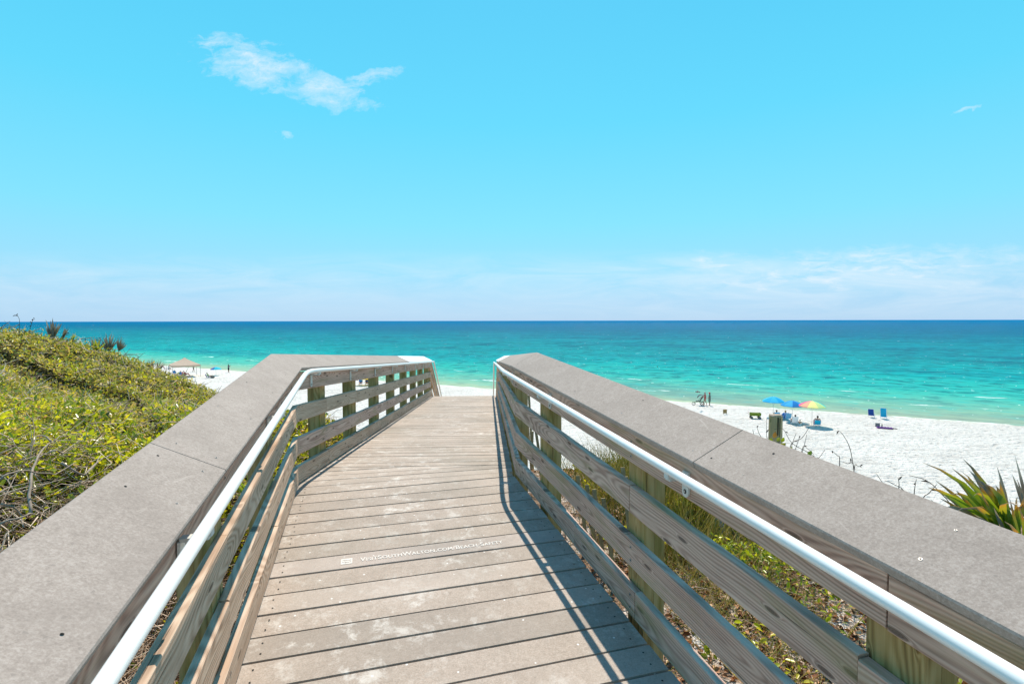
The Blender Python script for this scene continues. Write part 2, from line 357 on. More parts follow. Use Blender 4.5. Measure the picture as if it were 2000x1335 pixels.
# ------------------------------------------------------------------ walkway frame
H = 1.5; S1 = .0637; S2 = -.0715
v = ray(707, 560); h1 = Vector((v.x, v.y, 0)).normalized(); p1 = Vector((h1.y, -h1.x, 0))
hd = R(-2.6); h2 = Vector((math.sin(hd), math.cos(hd), 0)); p2 = Vector((h2.y, -h2.x, 0))
AL, PLt = 2.75*H, -.316*H
AR, PRt = 2.62*H, .78*H
PL = h1*AL+p1*PLt; PR = h1*AR+p1*PRt
ZL = -H+S1*AL; ZR = -H+S1*AR
def plane1(P): return -H+S1*(P.dot(h1))
def plane2(P): return ZL+S2*((P-PL).dot(h2))
def deckz(P): return min(plane1(P), plane2(P))
SE = 8.85           # end of the sloping deck (left path metres past the bend)
STAIR = .58; STL = 14.2
ht = (h1+h2).normalized(); half = math.acos(h1.dot(h2))/2
def station(side, tdist):
    """point on the deck edge, outward lateral vector (mitred at the bend)"""
    base, off = (PL, 0) if side < 0 else (PR, 0)
    e = SE if side < 0 else SE-(PR-PL).dot(h2)
    if abs(tdist) < 1e-6:
        P = base.copy(); lat = Vector((ht.y, -ht.x, 0))/math.cos(half)
        z = ZL if side < 0 else ZR
    elif tdist < 0:
        P = base+h1*tdist; lat = p1.copy(); z = plane1(P)
    else:
        P = base+h2*tdist; lat = p2.copy()
        z0 = ZL if side < 0 else plane2(PR)
        z = z0+S2*min(tdist, e)-STAIR*max(0, tdist-e)
    return Vector((P.x, P.y, z)), lat*side, Vector((0, 0, 1)), tdist
def endt(side): return SE if side < 0 else SE-(PR-PL).dot(h2)

# ------------------------------------------------------------------ deck
def clip(poly, P0, n):
    out = []
    for i in range(len(poly)):
        a, b = poly[i], poly[(i+1) % len(poly)]
        da, db = (a-P0).dot(n), (b-P0).dot(n)
        if da >= 0: out.append(a)
        if (da >= 0) != (db >= 0): out.append(a+(b-a)*(da/(da-db)))
    return out
V2 = lambda P: Vector((P.x, P.y, 0))
OV = .004
PLo = PL-p1*0; 
lineA = PL+h2*.62          # first plank line square to the second run
def plank(mb, poly, seed, mi=0):
    if len(poly) < 3: return
    n = len(poly); zoff = random.uniform(-.0012, .0012); th = .028
    topz = [deckz(q)+zoff for q in poly]
    g0 = random.uniform(0, 50)
    cen = sum(poly, Vector())/n
    ins = [q+(cen-q).normalized()*.0 for q in poly]
    vs = [Vector((q.x, q.y, z)) for q, z in zip(poly, topz)]+[Vector((q.x, q.y, z-th)) for q, z in zip(poly, topz)]
    fs = [tuple(range(n)), tuple(range(n, 2*n))[::-1]]+[(i, n+i, n+(i+1) % n, (i+1) % n) for i in range(n)]
    gs = [(w.dot(p1)+g0, w.dot(h1), 0) for w in vs]
    mb.add(vs, fs, mi, gs)
PITCHW = .156; GAP = .0120
deck = empty('boardwalk_deck', (0, 0, 0), label='grey beige sloping boardwalk deck of cross planks with sand scuffs, bending toward the sea', cat='boardwalk')
mb = MB(); letter = None
k = -26
for k in range(-26, 30):
    a0 = 2.822+k*PITCHW+GAP/2; a1 = 2.822+(k+1)*PITCHW-GAP/2
    if k == 0: a0 += .003
    if a0 > AL+1.3: break
    jl = random.uniform(-.004, .004)
    poly = [h1*a0+p1*(PLt-.6), h1*a0+p1*(PRt+.9), h1*a1+p1*(PRt+.9), h1*a1+p1*(PLt-.6)]
    poly = clip(poly, PL-p1*(.03+jl), p1)
    if a1 > AL: poly = clip(poly, PL-p2*.03, p2)
    if a0 > AR: poly = clip(poly, PR-p2*(.014), -p2)
    else: poly = clip(poly, PR-p1*(.014+jl), -p1)
    poly = clip(poly, lineA-h2*GAP, -h2)
    if k == 0: letter = poly; continue
    plank(mb, poly, k)
# screws: small dark dots near the plank ends of the near run
def dot(mb, P, rad, mi, nrm=Vector((0, 0, 1)), n=8, lift=.0015):
    a = nrm.orthogonal().normalized(); b = nrm.cross(a)
    mb.add([P+nrm*lift+(a*math.cos(2*math.pi*i/n)+b*math.sin(2*math.pi*i/n))*rad for i in range(n)], [tuple(range(n))], mi)
for k in range(-14, 8):
    for da in (.045, .112):
        for pp in (PLt+.05, PRt-.07):
            P = h1*(2.822+k*PITCHW+da)+p1*(pp+random.uniform(-.006, .006)); dot(mb, Vector((P.x, P.y, plane1(P)+.0012)), .0042, 1)
mb.build('near_planking', [M['deck'], M['dark']], deck)
mb = MB(); plank(mb, letter, 0)
lp = mb.build('lettered_plank', M['deckpink'], deck, label='pinkish deck plank with white web address lettering')
mb = MB(); s0 = .62; k = 0
while s0 < SE-.02:
    s1_ = min(s0+PITCHW-GAP, SE)
    A = PL+h2*s0; B = PL+h2*s1_
    jl = random.uniform(-.004, .004)
    wr = (PR-PL).dot(p2)
    poly = [A-p2*(.03+jl*.5), A+p2*(wr-.012+jl), B+p2*(wr-.012+jl), B-p2*(.03+jl*.5)]
    plank(mb, poly, k); s0 += PITCHW; k += 1
mb.build('far_planking', M['deck'], deck)
# stringers carrying the planks
for pp in (.07, .8, 1.52):
    mb = MB()
    for (a0, a1) in ((-1.6, AL-.05),):
        P0 = h1*a0+p1*(PLt+pp); P1_ = h1*a1+p1*(PLt+pp)
        st = [(Vector((q.x, q.y, plane1(q)-.035)), p1, Vector((0, 0, 1)), 0) for q in (P0, P1_)]
        mb.sweep(st, [(-.02, -.19), (.02, -.19), (.02, 0), (-.02, 0)])
    P0 = PL+h2*.0+p2*pp; P1_ = PL+h2*SE+p2*pp
    st = [(Vector((q.x, q.y, plane2(q)-.036)), p2, Vector((0, 0, 1)), 0) for q in (P0, P1_)]
    mb.sweep(st, [(-.02, -.19), (.02, -.19), (.02, 0), (-.02, 0)])
    mb.build('stringer', M['post'], deck)
# lettering
def text_mesh(body, size, small):
    cu = bpy.data.curves.new('txt', 'FONT'); cu.body = body; cu.size = size; cu.extrude = .0004; cu.offset = .0010
    cu.small_caps_scale = .78
    for i, ch in enumerate(body):
        cu.body_format[i].use_small_caps = True
    cu.space_character = 1.04
    o = bpy.data.objects.new('txt', cu); col.objects.link(o)
    dg = bpy.context.evaluated_depsgraph_get(); me = bpy.data.meshes.new_from_object(o.evaluated_get(dg))
    bpy.data.objects.remove(o); return me
me = text_mesh('VisitSouthWalton.com/Beach-Safety', .058, None)
xs = [q.co.x for q in me.vertices]; ys = [q.co.y for q in me.vertices]; w0 = max(xs)-min(xs)
me.materials.append(M['lettering'])
lo = bpy.data.objects.new('lettering', me); col.objects.link(lo)
kx = .815/w0
nrm1 = Vector((-h1.x*S1, -h1.y*S1, 1)).normalized(); hs = (h1+Vector((0, 0, S1))).normalized()
og = h1*2.878+p1*(-.030); og.z = plane1(og)+.0022
lo.matrix_world = Matrix.Translation(og) @ Matrix((p1, hs, nrm1)).transposed().to_4x4() @ Matrix.Diagonal((kx, 1.0, 1, 1))
lo.parent = lp
mb = MB()
og2 = h1*2.898+p1*(-.101); og2.z = plane1(og2)
def LP(a, b, z): return og2+p1*a+hs*b+nrm1*z
mb.add([LP(a, b, .0022) for a, b in ((-.030, -.029), (.030, -.029), (.030, .029), (-.030, .029))], [(0, 1, 2, 3)])
for yo in (.010, -.008):
    n = 12; vs = []
    for i in range(n+1):
        a = -.024+.048*i/n; b = yo+.0045*math.sin(i/n*2*math.pi*1.1)
        vs += [LP(a, b-.0018, .0032), LP(a, b+.0018, .0032)]
    mb.add(vs, [(2*i, 2*i+2, 2*i+3, 2*i+1) for i in range(n)], 1)
mb.build('wave_emblem', [M['lettering'], M['deckpink']], lp)

# ------------------------------------------------------------------ railings
BZ = [(.012, .140), (.232, .362), (.478, .604), (.715, .852)]     # board bottoms/tops above deck
CAPW, CAPUP = .200, .098
def cap_prof():
    d = Vector((CAPW, CAPUP)).normalized(); n = Vector((-d.y, d.x)); L = math.hypot(CAPW, CAPUP)+.02
    a = Vector((-.022, .862)); th = .030; c_ = .004
    pts = [a+d*c_, a+d*(L-c_), a+d*L+n*c_, a+d*L+n*(th-c_), a+d*(L-c_)+n*th, a+d*c_+n*th, a+n*(th-c_), a+n*c_]
    return [(q.x, q.y) for q in pts], a, d, n, th, L
CP, CA, CD, CN, CTH, CL = cap_prof()
def rail(side, posts, joints, capj, brk, label):
    root = empty('railing', station(side, 0)[0], label=label, cat='railing', group='wooden railings along the boardwalk')
    inv = -station(side, 0)[0]
    def loc(st): return [(o+inv, l, u, d) for (o, l, u, d) in st]
    def pieces(js, kinks): 
        out = []
        for a, b in zip(js[:-1], js[1:]): out.append([a+.002]+[q for q in kinks if a < q < b]+[b-.002])
        return out
    E_ = endt(side)
    kinks = [0.0]
    for bi, (z0, z1) in enumerate(BZ):
        js = sorted(set([-6.0]+list(joints[bi])+[0.0, E_]))
        for pc in pieces(js, []):
            mb = MB(); g0 = (random.uniform(0, 80), -(z0+z1)/2+random.uniform(-.05, .05), random.uniform(0, 5))
            zj = random.uniform(-.005, .005); lj = random.uniform(0, .004)
            pc = [0.0 if abs(q) < .003 else q for q in pc]
            if pc[0] == 0.0 and pc[-1] > 0: pass
            st = loc([station(side, q) for q in pc])
            if abs(pc[0]) < 1e-9 or abs(pc[-1]) < 1e-9:
                st = [(o, l if abs(d) > 1e-9 else l, u, d) for (o, l, u, d) in st]
            mb.sweep(st, chamf(0.0+lj, .038+lj, z0+zj, z1+zj, .004), 0, g0)
            far = pc[0] > -.01
            mt = M['rail_tan'] if (side < 0 and bi < 3) or (side < 0 and bi == 2) else M['rail']
            if side < 0 and bi in (3,): mt = M['rail']
            if side < 0 and far and bi == 1: mt = M['rail']
            # fixing screws into the posts
            for tp in posts:
                if pc[0]+.03 < tp+.07 < pc[-1]-.03 and tp < 3:
                    for zs in (z0+.035, z1-.035):
                        o, l, u, d = loc([station(side, tp+.05)])[0]
                        dot(mb, o+l*lj+u*zs, .0075, 1, -l); dot(mb, o+l*lj+u*zs, .004, 2, -l, lift=.0022)
            mb.build('rail_board', [mt, M['steel'], M['dark']], root)
    # cap boards
    js = sorted(set([-6.0]+list(capj)+[0.0, 2.87, 5.2, E_]))
    for pc in pieces(js, []):
        pc = [0.0 if abs(q) < .0025 else q for q in pc]
        mb = MB(); mb.sweep(loc([station(side, q) for q in pc]), CP, 0, (random.uniform(0, 50), 0, 0))
        q = pc[0]+.07
        while q < pc[-1]-.03:
            o, l, u, d = loc([station(side, q+random.uniform(-.02, .02))])[0]
            if q < 2.5:
                for fr in (.22, .76):
                    fr += random.uniform(-.03, .03)
                    c2 = CA+CD*(CL*fr)+CN*CTH; nn = (l*CN.x+u*CN.y).normalized(); P = o+l*c2.x+u*c2.y
                    rs = random.uniform(.0030, .0044); dot(mb, P, rs, 1 if random.random() < .6 else 2, nn, 10, .001); dot(mb, P, rs*.5, 2, nn, 8, .0018)
            q += .56 if q > 0 or abs(pc[-1]-q) > .7 else pc[-1]-.05-q if pc[-1]-.05-q > .05 else 9
        w = pc[0] > 5.0
        mb.build('cap_board', [M['capwhite'] if w else M['cap'], M['steel'], M['dark']], root, **({'label': 'white end cap board'} if w else {}))
    # posts
    for tp in posts:
        mb = MB(); o, l, u, d = station(side, tp)
        hh = (h1 if tp < 0 else h2); gz = ground(o.x, o.y)-.15
        o2 = o+inv
        zt = .862
        for i, (c0, c1) in enumerate(((.040, .0925), (.0935, .146))):
            g0 = (random.uniform(0, 30), 0, 0)
            A = [(c0, 0), (c1, 0), (c1, .14), (c0, .14)]
            zb = gz-o.z
            cut = lambda c_: CA.y+(c_-CA.x)*CD.y/CD.x-.003
            vs = [o2+l*a+hh*b+u*zb for a, b in A]+[o2+l*a+hh*b+u*cut(a) for a, b in A]
            gs = [(zb+g0[0], b-.07+i*.3, a) for a, b in A]+[(.8+g0[0], b-.07+i*.3, a) for a, b in A]
            mb.add(vs, [(0, 3, 2, 1), (4, 5, 6, 7), (0, 1, 5, 4), (1, 2, 6, 5), (2, 3, 7, 6), (3, 0, 4, 7)], 0, gs)
        mb.build('post', M['post'], root)
    # handrail tube
    HL, HZ, HR = (-.082 if side > 0 else -.070), (.838 if side > 0 else .862), .0175
    path = []
    q = -6.0
    ts = [-6, -4, -2, -1, -.5, -.25, -.12, -.04, 0, .04, .12, .25, .6, 1.5, 2.87, 4, 5.2, 7, E_-.15]
    for q in ts:
        o, l, u, d = station(side, q); 
        if abs(q) < .2:   # soften the elbow
            a = station(side, -.2); b = station(side, .2); f = (q+.2)/.4
            A_ = a[0]+a[1]*HL; B_ = b[0]+b[1]*HL; C_ = o+l*HL
            c0 = station(side, 0); C0 = c0[0]+c0[1]*HL
            P = A_*(1-f)**2+C0*2*f*(1-f)+B_*f*f
            P = P+Vector((0, 0, HZ))
        else: P = o+l*HL+u*HZ
        path.append(P+inv)
    for q in (0.0, .06, .15, .3): 
        o, l, u, d = station(side, E_+q); path.append(o+l*HL+u*(HZ)+inv)
    o, l, u, d = station(side, E_+STL); path.append(o+l*HL+u*HZ+inv)
    mb = MB(); mb.tube(path, HR, 14)
    hr = mb.build('handrail', M['tube'], root, label='white round handrail tube')
    for q in brk:
        o, l, u, d = loc([station(side, q)])[0]; hh = h1 if q < 0 else h2
        mb = MB()
        Mx = Matrix((hh, -l, u)).transposed().to_4x4(); Mx.translation = o
        # back plate with rounded foot, arm and saddle under the tube
        pr = [(-.019, .05), (-.019, -.028)]+[(.019*math.sin(a), -.028-.019*math.cos(a)) for a in [R(x) for x in (-60, -30, 0, 30, 60)]]+[(.019, -.028), (.019, .05)]
        vs = [Mx @ Vector((a, .001, .775+b)) for a, b in pr]+[Mx @ Vector((a, .009, .775+b)) for a, b in pr]
        n = len(pr); mb.add(vs, [tuple(range(n)), tuple(range(n, 2*n))[::-1]]+[(i, (i+1) % n, n+(i+1) % n, n+i) for i in range(n)])
        mb.box(0, -HL*.5+.004, HZ-.034, .030, -HL, .010, 0, .002, Mx)
        mb.box(0, -HL, HZ-.022, .028, .022, .018, 0, .002, Mx)
        dot(mb, Mx @ Vector((0, .009, .75)), .009, 1, -l, 10, .001); dot(mb, Mx @ Vector((0, .009, .75)), .0055, 2, -l, 8, .003)
        mb.build('bracket', [M['bracket'], M['dark'], M['steel']], hr)
    return root

# ------------------------------------------------------------------ terrain
def sm(a, b, x): 
    t_ = np.clip((x-a)/(b-a), 0, 1); return t_*t_*(3-2*t_)
def ground_np(x, y):
    x = np.asarray(x, float); y = np.asarray(y, float)
    left = -2.05+.115*np.clip(-x-2.6, 0, 9.5)+.25*sm(2.6, 4.5, -x)
    drop = .045*np.clip(12+x, 0, 9.5)**1.8
    left = left-drop*sm(4.5, 12.5, y)*sm(2.0, 5.5, -x)*1.0
    left = left-.62*sm(3.5, 11, y)*sm(2.0, 5.0, -x)-.16*sm(8, 12, y)*sm(5, 8, -x)+.30*sm(8, 12, y)*sm(9, 12.5, -x)
    right = -2.20-.10*np.clip(x, 0, 5)*.6
    top = left*sm(-.5, 2.5, -x)+right*(1-sm(-.5, 2.5, -x))
    crest = 8.2-1.9*sm(2.2, 4.2, x)+5.3*sm(2.5, 8, -x)+1.0*np.sin(x*.35)*.5
    top = top-.035*np.clip(y-4, 0, 30)*(1-sm(2.5, 8, -x))
    z = top-.50*(np.sqrt((np.clip(y-crest, -3, None)+.0)**2+1.2)+np.clip(y-crest, -3, None))/2*1.15+.25
    z = np.where(y < crest-3, top+.0, z)
    z = np.where(y < crest-3, top, z)
    off = .466*x+.885*y-69.5
    beach = -10.42-.10*sm(-25, -2, off)-.23*sm(-3.0, .0, off)-.02*np.clip(off, 0, 60)-.0*off
    beach = beach+.05*np.sin(x*.21+.7)*np.sin(y*.17)*sm(-60, -8, -np.abs(off+30))*0
    k_ = .5
    zz_ = np.maximum(z, beach)+np.exp(-np.abs(z-beach)/k_)*.12
    return zz_
def ground(x, y): return float(ground_np(x, y))
ax = np.concatenate([-np.geomspace(400, 20, 34), np.linspace(-19.5, 12, 190), np.geomspace(12.4, 400, 60)])
ay = np.concatenate([-np.geomspace(300, 6, 26), np.linspace(-5.5, 30, 200), np.geomspace(30.3, 420, 120)])
GX, GY = np.meshgrid(ax, ay); GZ = ground_np(GX, GY)
def vnoise(x, y, sc, seed):
    r_ = np.random.default_rng(seed); out = 0; 
    for i in range(7):
        a, b, c_, d_ = r_.uniform(-1, 1, 4); out = out+np.sin(x*sc*(a*2+.3)+y*sc*b*2+c_*9)*np.cos(y*sc*(d_*1.8+.4)-x*sc*b+a*5)
    return out/7
GZ = GZ+.05*vnoise(GX, GY, 1.3, 3)*(GZ > -9)
nx, ny = len(ax), len(ay)
idx = np.arange(nx*ny).reshape(ny, nx)
Q = np.stack([idx[:-1, :-1], idx[:-1, 1:], idx[1:, 1:], idx[1:, :-1]], -1).reshape(-1, 4)
o = np_mesh('beach', np.stack([GX, GY, GZ], -1).reshape(-1, 3), Q, M['sand'], smooth=True); tag(o, kind='structure')
# sea: one sheet out to the horizon
ZS = -10.75
mb = MB(); mb.add([(-60000, -200, ZS), (60000, -200, ZS), (60000, 80000, ZS), (-60000, 80000, ZS)], [(0, 1, 2, 3)])
nrm_s = Vector((.466, .885, 0)); poly = [Vector((-60000, -60000, 0)), Vector((60000, -60000, 0)), Vector((60000, 80000, 0)), Vector((-60000, 80000, 0))]
poly = clip(poly, nrm_s*66.0, nrm_s)
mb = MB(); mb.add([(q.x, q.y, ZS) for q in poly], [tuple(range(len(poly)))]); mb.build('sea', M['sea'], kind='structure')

LP_ = [-3.30, -2.165, -1.035, .62, 1.68, 2.86, 4.0, 5.2, 6.35, 7.45, 8.55]
LP_ = [-4.5]+LP_
RP_ = [-4.25, -3.11, -1.91, -.64, .55, 1.65, 2.8, 3.95, 5.1, 6.25, 7.4, 8.4]
rail(-1, LP_, [[-3.2, -1.0, .73, 2.93, 5.27], [-4.4, -2.1, .02, 2.93, 4.07, 5.27], [-2.1, .68, 1.75, 4.07], [-3.2, 1.75, 4.07]], [-2.25],
     [-3.7, -2.60, -1.285, .28, 1.45, 2.6, 3.75, 4.9, 6.1, 7.3, 8.4], 'weathered wood railing on the left side of the boardwalk beside the shrubs')
rail(1, RP_, [[-1.2, -1.9, .62, 2.87], [-3.03, -.46, 1.72, 4.02], [-2.98, -1.84, 1.72, 4.02], [-3.05, .62, 2.87]], [-2.36],
     [-3.4, -2.28, -.82, .35, 1.5, 2.7, 3.9, 5.0, 6.2, 7.3, 8.3], 'weathered wood railing on the right side of the boardwalk beside the open beach')

# stairs going down from the end of the deck
stair = empty('beach_stairs', (0, 0, 0), label='wooden stairs with railings going down to the beach from the deck end', cat='stairs')
wr = (PR-PL).dot(p2); ze = plane2(PL+h2*SE)
mb = MB(); n_st = 50
for i in range(n_st):
    P = PL+h2*(SE+.01+i*.285); z = ze-.165*(i+1)
    st = [(Vector((q.x, q.y, z)), h2, Vector((0, 0, 1)), 0) for q in (P, P+p2*wr)]
    mb.sweep(st, [(0, -.04), (.29, -.04), (.29, 0), (0, 0)])
mb.build('tread', M['deck'], stair)
for sd, base in ((-1, PL), (1, PL+p2*wr)):
    for z0, z1 in ((.10, .23), (.46, .58), (.72, .85)):
        mb = MB(); st = []
        for q in (SE+.02, SE+STL):
            P = base+h2*q; st.append((Vector((P.x, P.y, ze-STAIR*(q-SE))), p2*sd, Vector((0, 0, 1)), q))
        mb.sweep(st, chamf(0, .038, z0, z1, .004), 0, (random.uniform(0, 50), -(z0+z1)/2, 0)); mb.build('rail_board', M['rail_tan'], stair)
    mb = MB(); st = []
    for q in (SE+.03, SE+STL):
        P = base+h2*q; st.append((Vector((P.x, P.y, ze-STAIR*(q-SE)-.0)), p2*sd, Vector((0, 0, 1)), q))
    mb.sweep(st, [(-.01, .87), (.14, .87), (.14, .90), (-.01, .90)]); mb.build('cap_board', M['rail_tan'], stair)
    q = SE+.5
    while q < SE+STL:
        P = base+h2*q+p2*sd*.04; gz = ground(P.x, P.y)-.2; zt = ze-STAIR*(q-SE)+.84
        mb = MB(); st = [(Vector((P.x, P.y, z)), p2*sd, h2, z) for z in (gz, zt)]
        mb.sweep(st, [(0, 0), (.09, 0), (.09, .09), (0, .09)]); mb.build('post', M['post'], stair); q += 1.5
    mb = MB(); st = []
    for q in (SE, SE+STL):
        P = base+h2*q+p2*sd*.0; st.append((Vector((P.x, P.y, ze-STAIR*(q-SE))), p2*sd, Vector((0, 0, 1)), q))
    mb.sweep(st, [(.0, -.35), (-.04, -.35), (-.04, -.01), (0, -.01)]); mb.build('stringer', M['post'], stair)
# ------------------------------------------------------------------ vegetation
def rail_dist(x, y):
    """signed distance to the left of the left deck edge / right of the right one (positive = outside)"""
    P = np.stack([x, y], -1)
    dl = np.minimum(-((P-np.array([PL.x, PL.y])) @ np.array([p1.x, p1.y])), 99)
    dl2 = -((P-np.array([PL.x, PL.y])) @ np.array([p2.x, p2.y]))
    dl = np.where((P-np.array([PL.x, PL.y])) @ np.array([ht.x, ht.y]) < 0, dl, dl2)
    dr = ((P-np.array([PR.x, PR.y])) @ np.array([p1.x, p1.y]))
    dr2 = ((P-np.array([PR.x, PR.y])) @ np.array([p2.x, p2.y]))
    dr = np.where((P-np.array([PR.x, PR.y])) @ np.array([ht.x, ht.y]) < 0, dr, dr2)
    return dl, dr
def rand_frames(n, tilt_lo, tilt_hi, rng):
    """leaf direction d and normal nn"""
    az_ = rng.uniform(0, 2*np.pi, n); elv = rng.uniform(tilt_lo, tilt_hi, n)
    d = np.stack([np.cos(az_)*np.cos(elv), np.sin(az_)*np.cos(elv), np.sin(elv)], -1)
    q = rng.normal(size=(n, 3)); q[:, 2] = np.abs(q[:, 2])*1.3+.3
    sd_ = np.cross(d, q); sd_ /= np.linalg.norm(sd_, axis=1, keepdims=True)+1e-9
    nn = np.cross(sd_, d); return d, sd_, nn
def leaves(name, P, L, mat, rng, wid=.42, fold=.12, lo=-.3, hi=1.1, rnd=None, parent=None, curl=.1):
    n = len(P); d, s_, nn = rand_frames(n, lo, hi, rng); L = np.broadcast_to(L, (n,))[:, None]; W = L*wid
    k1 = rng.uniform(.85, 1.15, (n, 1))
    V = np.stack([P, P+d*L*.30+s_*W*.42*k1+nn*W*fold, P+d*L*.70+s_*W*.46*k1+nn*W*fold, P+d*L-nn*L*curl,
                  P+d*L*.70-s_*W*.46*k1+nn*W*fold, P+d*L*.30-s_*W*.42*k1+nn*W*fold], 1).reshape(-1, 3)
    b = (np.arange(n)*6)[:, None]
    Q = np.concatenate([b+np.array([[0, 3, 2, 1]]), b+np.array([[0, 5, 4, 3]])], 0)
    r_ = rng.uniform(0, 1, n) if rnd is None else rnd
    return np_mesh(name, V, Q, mat, rnd=np.repeat(r_, 6), parent=parent)
def sticks(name, A, B, rad, mat, rng, bend=.1, parent=None):
    """thin three-sided twigs, two segments each"""
    n = len(A); mid = (A+B)/2+rng.normal(size=(n, 3))*np.linalg.norm(B-A, axis=1, keepdims=True)*bend
    ax_ = B-A; ax_ /= np.linalg.norm(ax_, axis=1, keepdims=True)+1e-9
    q = rng.normal(size=(n, 3)); u = np.cross(ax_, q); u /= np.linalg.norm(u, axis=1, keepdims=True)+1e-9; w_ = np.cross(ax_, u)
    rad = np.broadcast_to(rad, (n,))[:, None]; V = []
    for C_, f in ((A, 1), (mid, .8), (B, .35)):
        for k in range(3):
            an = 2*np.pi*k/3; V.append(C_+(u*np.cos(an)+w_*np.sin(an))*rad*f)
    V = np.stack(V, 1).reshape(-1, 3); b = (np.arange(n)*9)[:, None]; Q = []
    for sgm in (0, 3):
        for k in range(3):
            k2 = (k+1) % 3; Q.append(b+np.array([[sgm+k, sgm+k2, sgm+3+k2, sgm+3+k]]))
    return np_mesh(name, V, np.concatenate(Q, 0), mat, rnd=np.repeat(rng.uniform(0, 1, n), 9), parent=parent)

def bush_top(x, y):
    g = ground_np(x, y)
    dl, dr = rail_dist(x, y)
    h = .80+.14*vnoise(x, y, 1.5, 5)*1.6+.10*vnoise(x, y, 4.5, 8)*1.5
    return g+h*sm(.22, .95, dl)-.22*sm(4.8, 3.6, np.hypot(x*.8, y))*(x < 0)
rng = np.random.default_rng(5)
def sample(n, x0, x1, y0, y1, rng, near=3.0):
    """points weighted toward the camera"""
    out = []
    while sum(len(a) for a in out) < n:
        x = rng.uniform(x0, x1, n*2); y = rng.uniform(y0, y1, n*2); d = np.hypot(x, y)
        k = rng.uniform(0, 1, n*2) < (near/np.maximum(d, near))**1.5
        out.append(np.stack([x[k], y[k]], -1))
    return np.concatenate(out)[:n]
N = 300000
xy = sample(N, -19, -1.2, .3, 19, rng, 3.2); x, y = xy[:, 0], xy[:, 1]
dl, dr = rail_dist(x, y); az_ = -x/np.maximum(y, .1)
crest_y = 8.2+5.3*sm(2.5, 8, -x)
dead = vnoise(x, y, 2.2, 21)
# the dry corner next to the rail, nearest the camera, carries few leaves
dry = sm(5.0, 3.8, np.hypot(x*.8, y)+.5*vnoise(x, y, 2.5, 77))*.95+.25*sm(.15, .35, vnoise(x, y, 1.7, 33))
k = (dl > .30) & (rng.uniform(0, 1, N) > dry) & (y < crest_y+1.8) & (dl > .3+.35*rng.uniform(0, 1, N)*(y < 6))
x, y, dl = x[k], y[k], dl[k]; d = np.hypot(x, y)
top = bush_top(x, y); dep = np.abs(rng.normal(0, .10, len(x)))+.16*rng.uniform(0, 1, len(x))**2
P = np.stack([x, y, top-dep+rng.exponential(.022, len(x))], -1)
L = np.clip(.036+.0032*d, .042, .080)*rng.uniform(.7, 1.3, len(x))
zone = vnoise(x, y, .9, 41)*.9+.5+.25*vnoise(x, y, 3.0, 43)
rn = np.clip(.30+.34*(zone-.5)+rng.normal(0, .19, len(x))+.13*sm(3, 6, d)-.0*d, 0, .80)
odd = rng.uniform(0, 1, len(x)) < .05; rn[odd] = rng.uniform(.8, 1, odd.sum())
far = rng.uniform(0, 1, len(x)) < sm(4.5, 9, d+1.5*vnoise(x, y, .8, 51))*.9
leafy = empty('dune_scrub', (0, 0, 0), label='dense low scrub of small glossy green leaves covering the dune left of the boardwalk', cat='scrub', kind='stuff')
o = leaves('green_foliage', P[~far], L[~far], M['leaf'], rng, .46, .14, -.35, 1.25, rn[~far], leafy); o['kind'] = 'stuff'
o = leaves('olive_foliage', P[far], L[far], M['leafolive'], rng, .34, .1, -.2, 1.35, np.clip(rn[far]+.1*rng.normal(size=far.sum()), 0, 1), leafy); o['kind'] = 'stuff'
# matted stems and shade leaves under the foliage
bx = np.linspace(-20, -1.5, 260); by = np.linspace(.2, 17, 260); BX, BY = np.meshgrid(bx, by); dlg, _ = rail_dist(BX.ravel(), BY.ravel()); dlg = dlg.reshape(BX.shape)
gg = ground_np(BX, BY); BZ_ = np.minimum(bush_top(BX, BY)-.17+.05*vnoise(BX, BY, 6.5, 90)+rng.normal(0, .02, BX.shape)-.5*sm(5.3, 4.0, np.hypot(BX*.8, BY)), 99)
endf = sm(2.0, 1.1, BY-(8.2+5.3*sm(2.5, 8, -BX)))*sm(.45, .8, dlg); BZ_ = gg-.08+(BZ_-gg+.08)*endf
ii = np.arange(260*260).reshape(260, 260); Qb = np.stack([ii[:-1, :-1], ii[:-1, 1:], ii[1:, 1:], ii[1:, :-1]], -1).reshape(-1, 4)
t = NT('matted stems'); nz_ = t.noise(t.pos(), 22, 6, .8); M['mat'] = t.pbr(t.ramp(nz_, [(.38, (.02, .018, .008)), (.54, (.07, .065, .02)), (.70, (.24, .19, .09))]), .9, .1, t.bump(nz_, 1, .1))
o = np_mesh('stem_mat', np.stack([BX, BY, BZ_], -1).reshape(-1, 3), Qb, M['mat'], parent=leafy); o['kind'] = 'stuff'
# twigs through the scrub, thick and bare at the near dry corner
n1, n2_ = 22000, 14000
xy = sample(n1, -17, -1.4, .3, 15, rng, 3.0); x, y = xy[:, 0], xy[:, 1]; dl, dr = rail_dist(x, y)
k = (dl > .35) & (y < 8.2+5.3*sm(2.5, 8, -x)+1.2); x, y = x[k], y[k]; n1 = len(x)
A = np.stack([x, y, bush_top(x, y)-rng.uniform(-.03, .22, n1)], -1)
dv = rng.normal(size=(n1, 3))*np.array([1, 1, .45]); dv /= np.linalg.norm(dv, axis=1, keepdims=True)
dd = np.hypot(x, y)
o = sticks('twigs', A, A+dv*(rng.uniform(.08, .32, n1)*np.clip(.7+dd*.05, .7, 1.5))[:, None], .0013+.0004*dd*rng.uniform(.5, 1.5, n1), M['twig'], rng, .12, leafy); o['kind'] = 'stuff'
x = rng.uniform(-5.4, -1.1, n2_*3); y = rng.uniform(.2, 5.4, n2_*3); dl, dr = rail_dist(x, y)
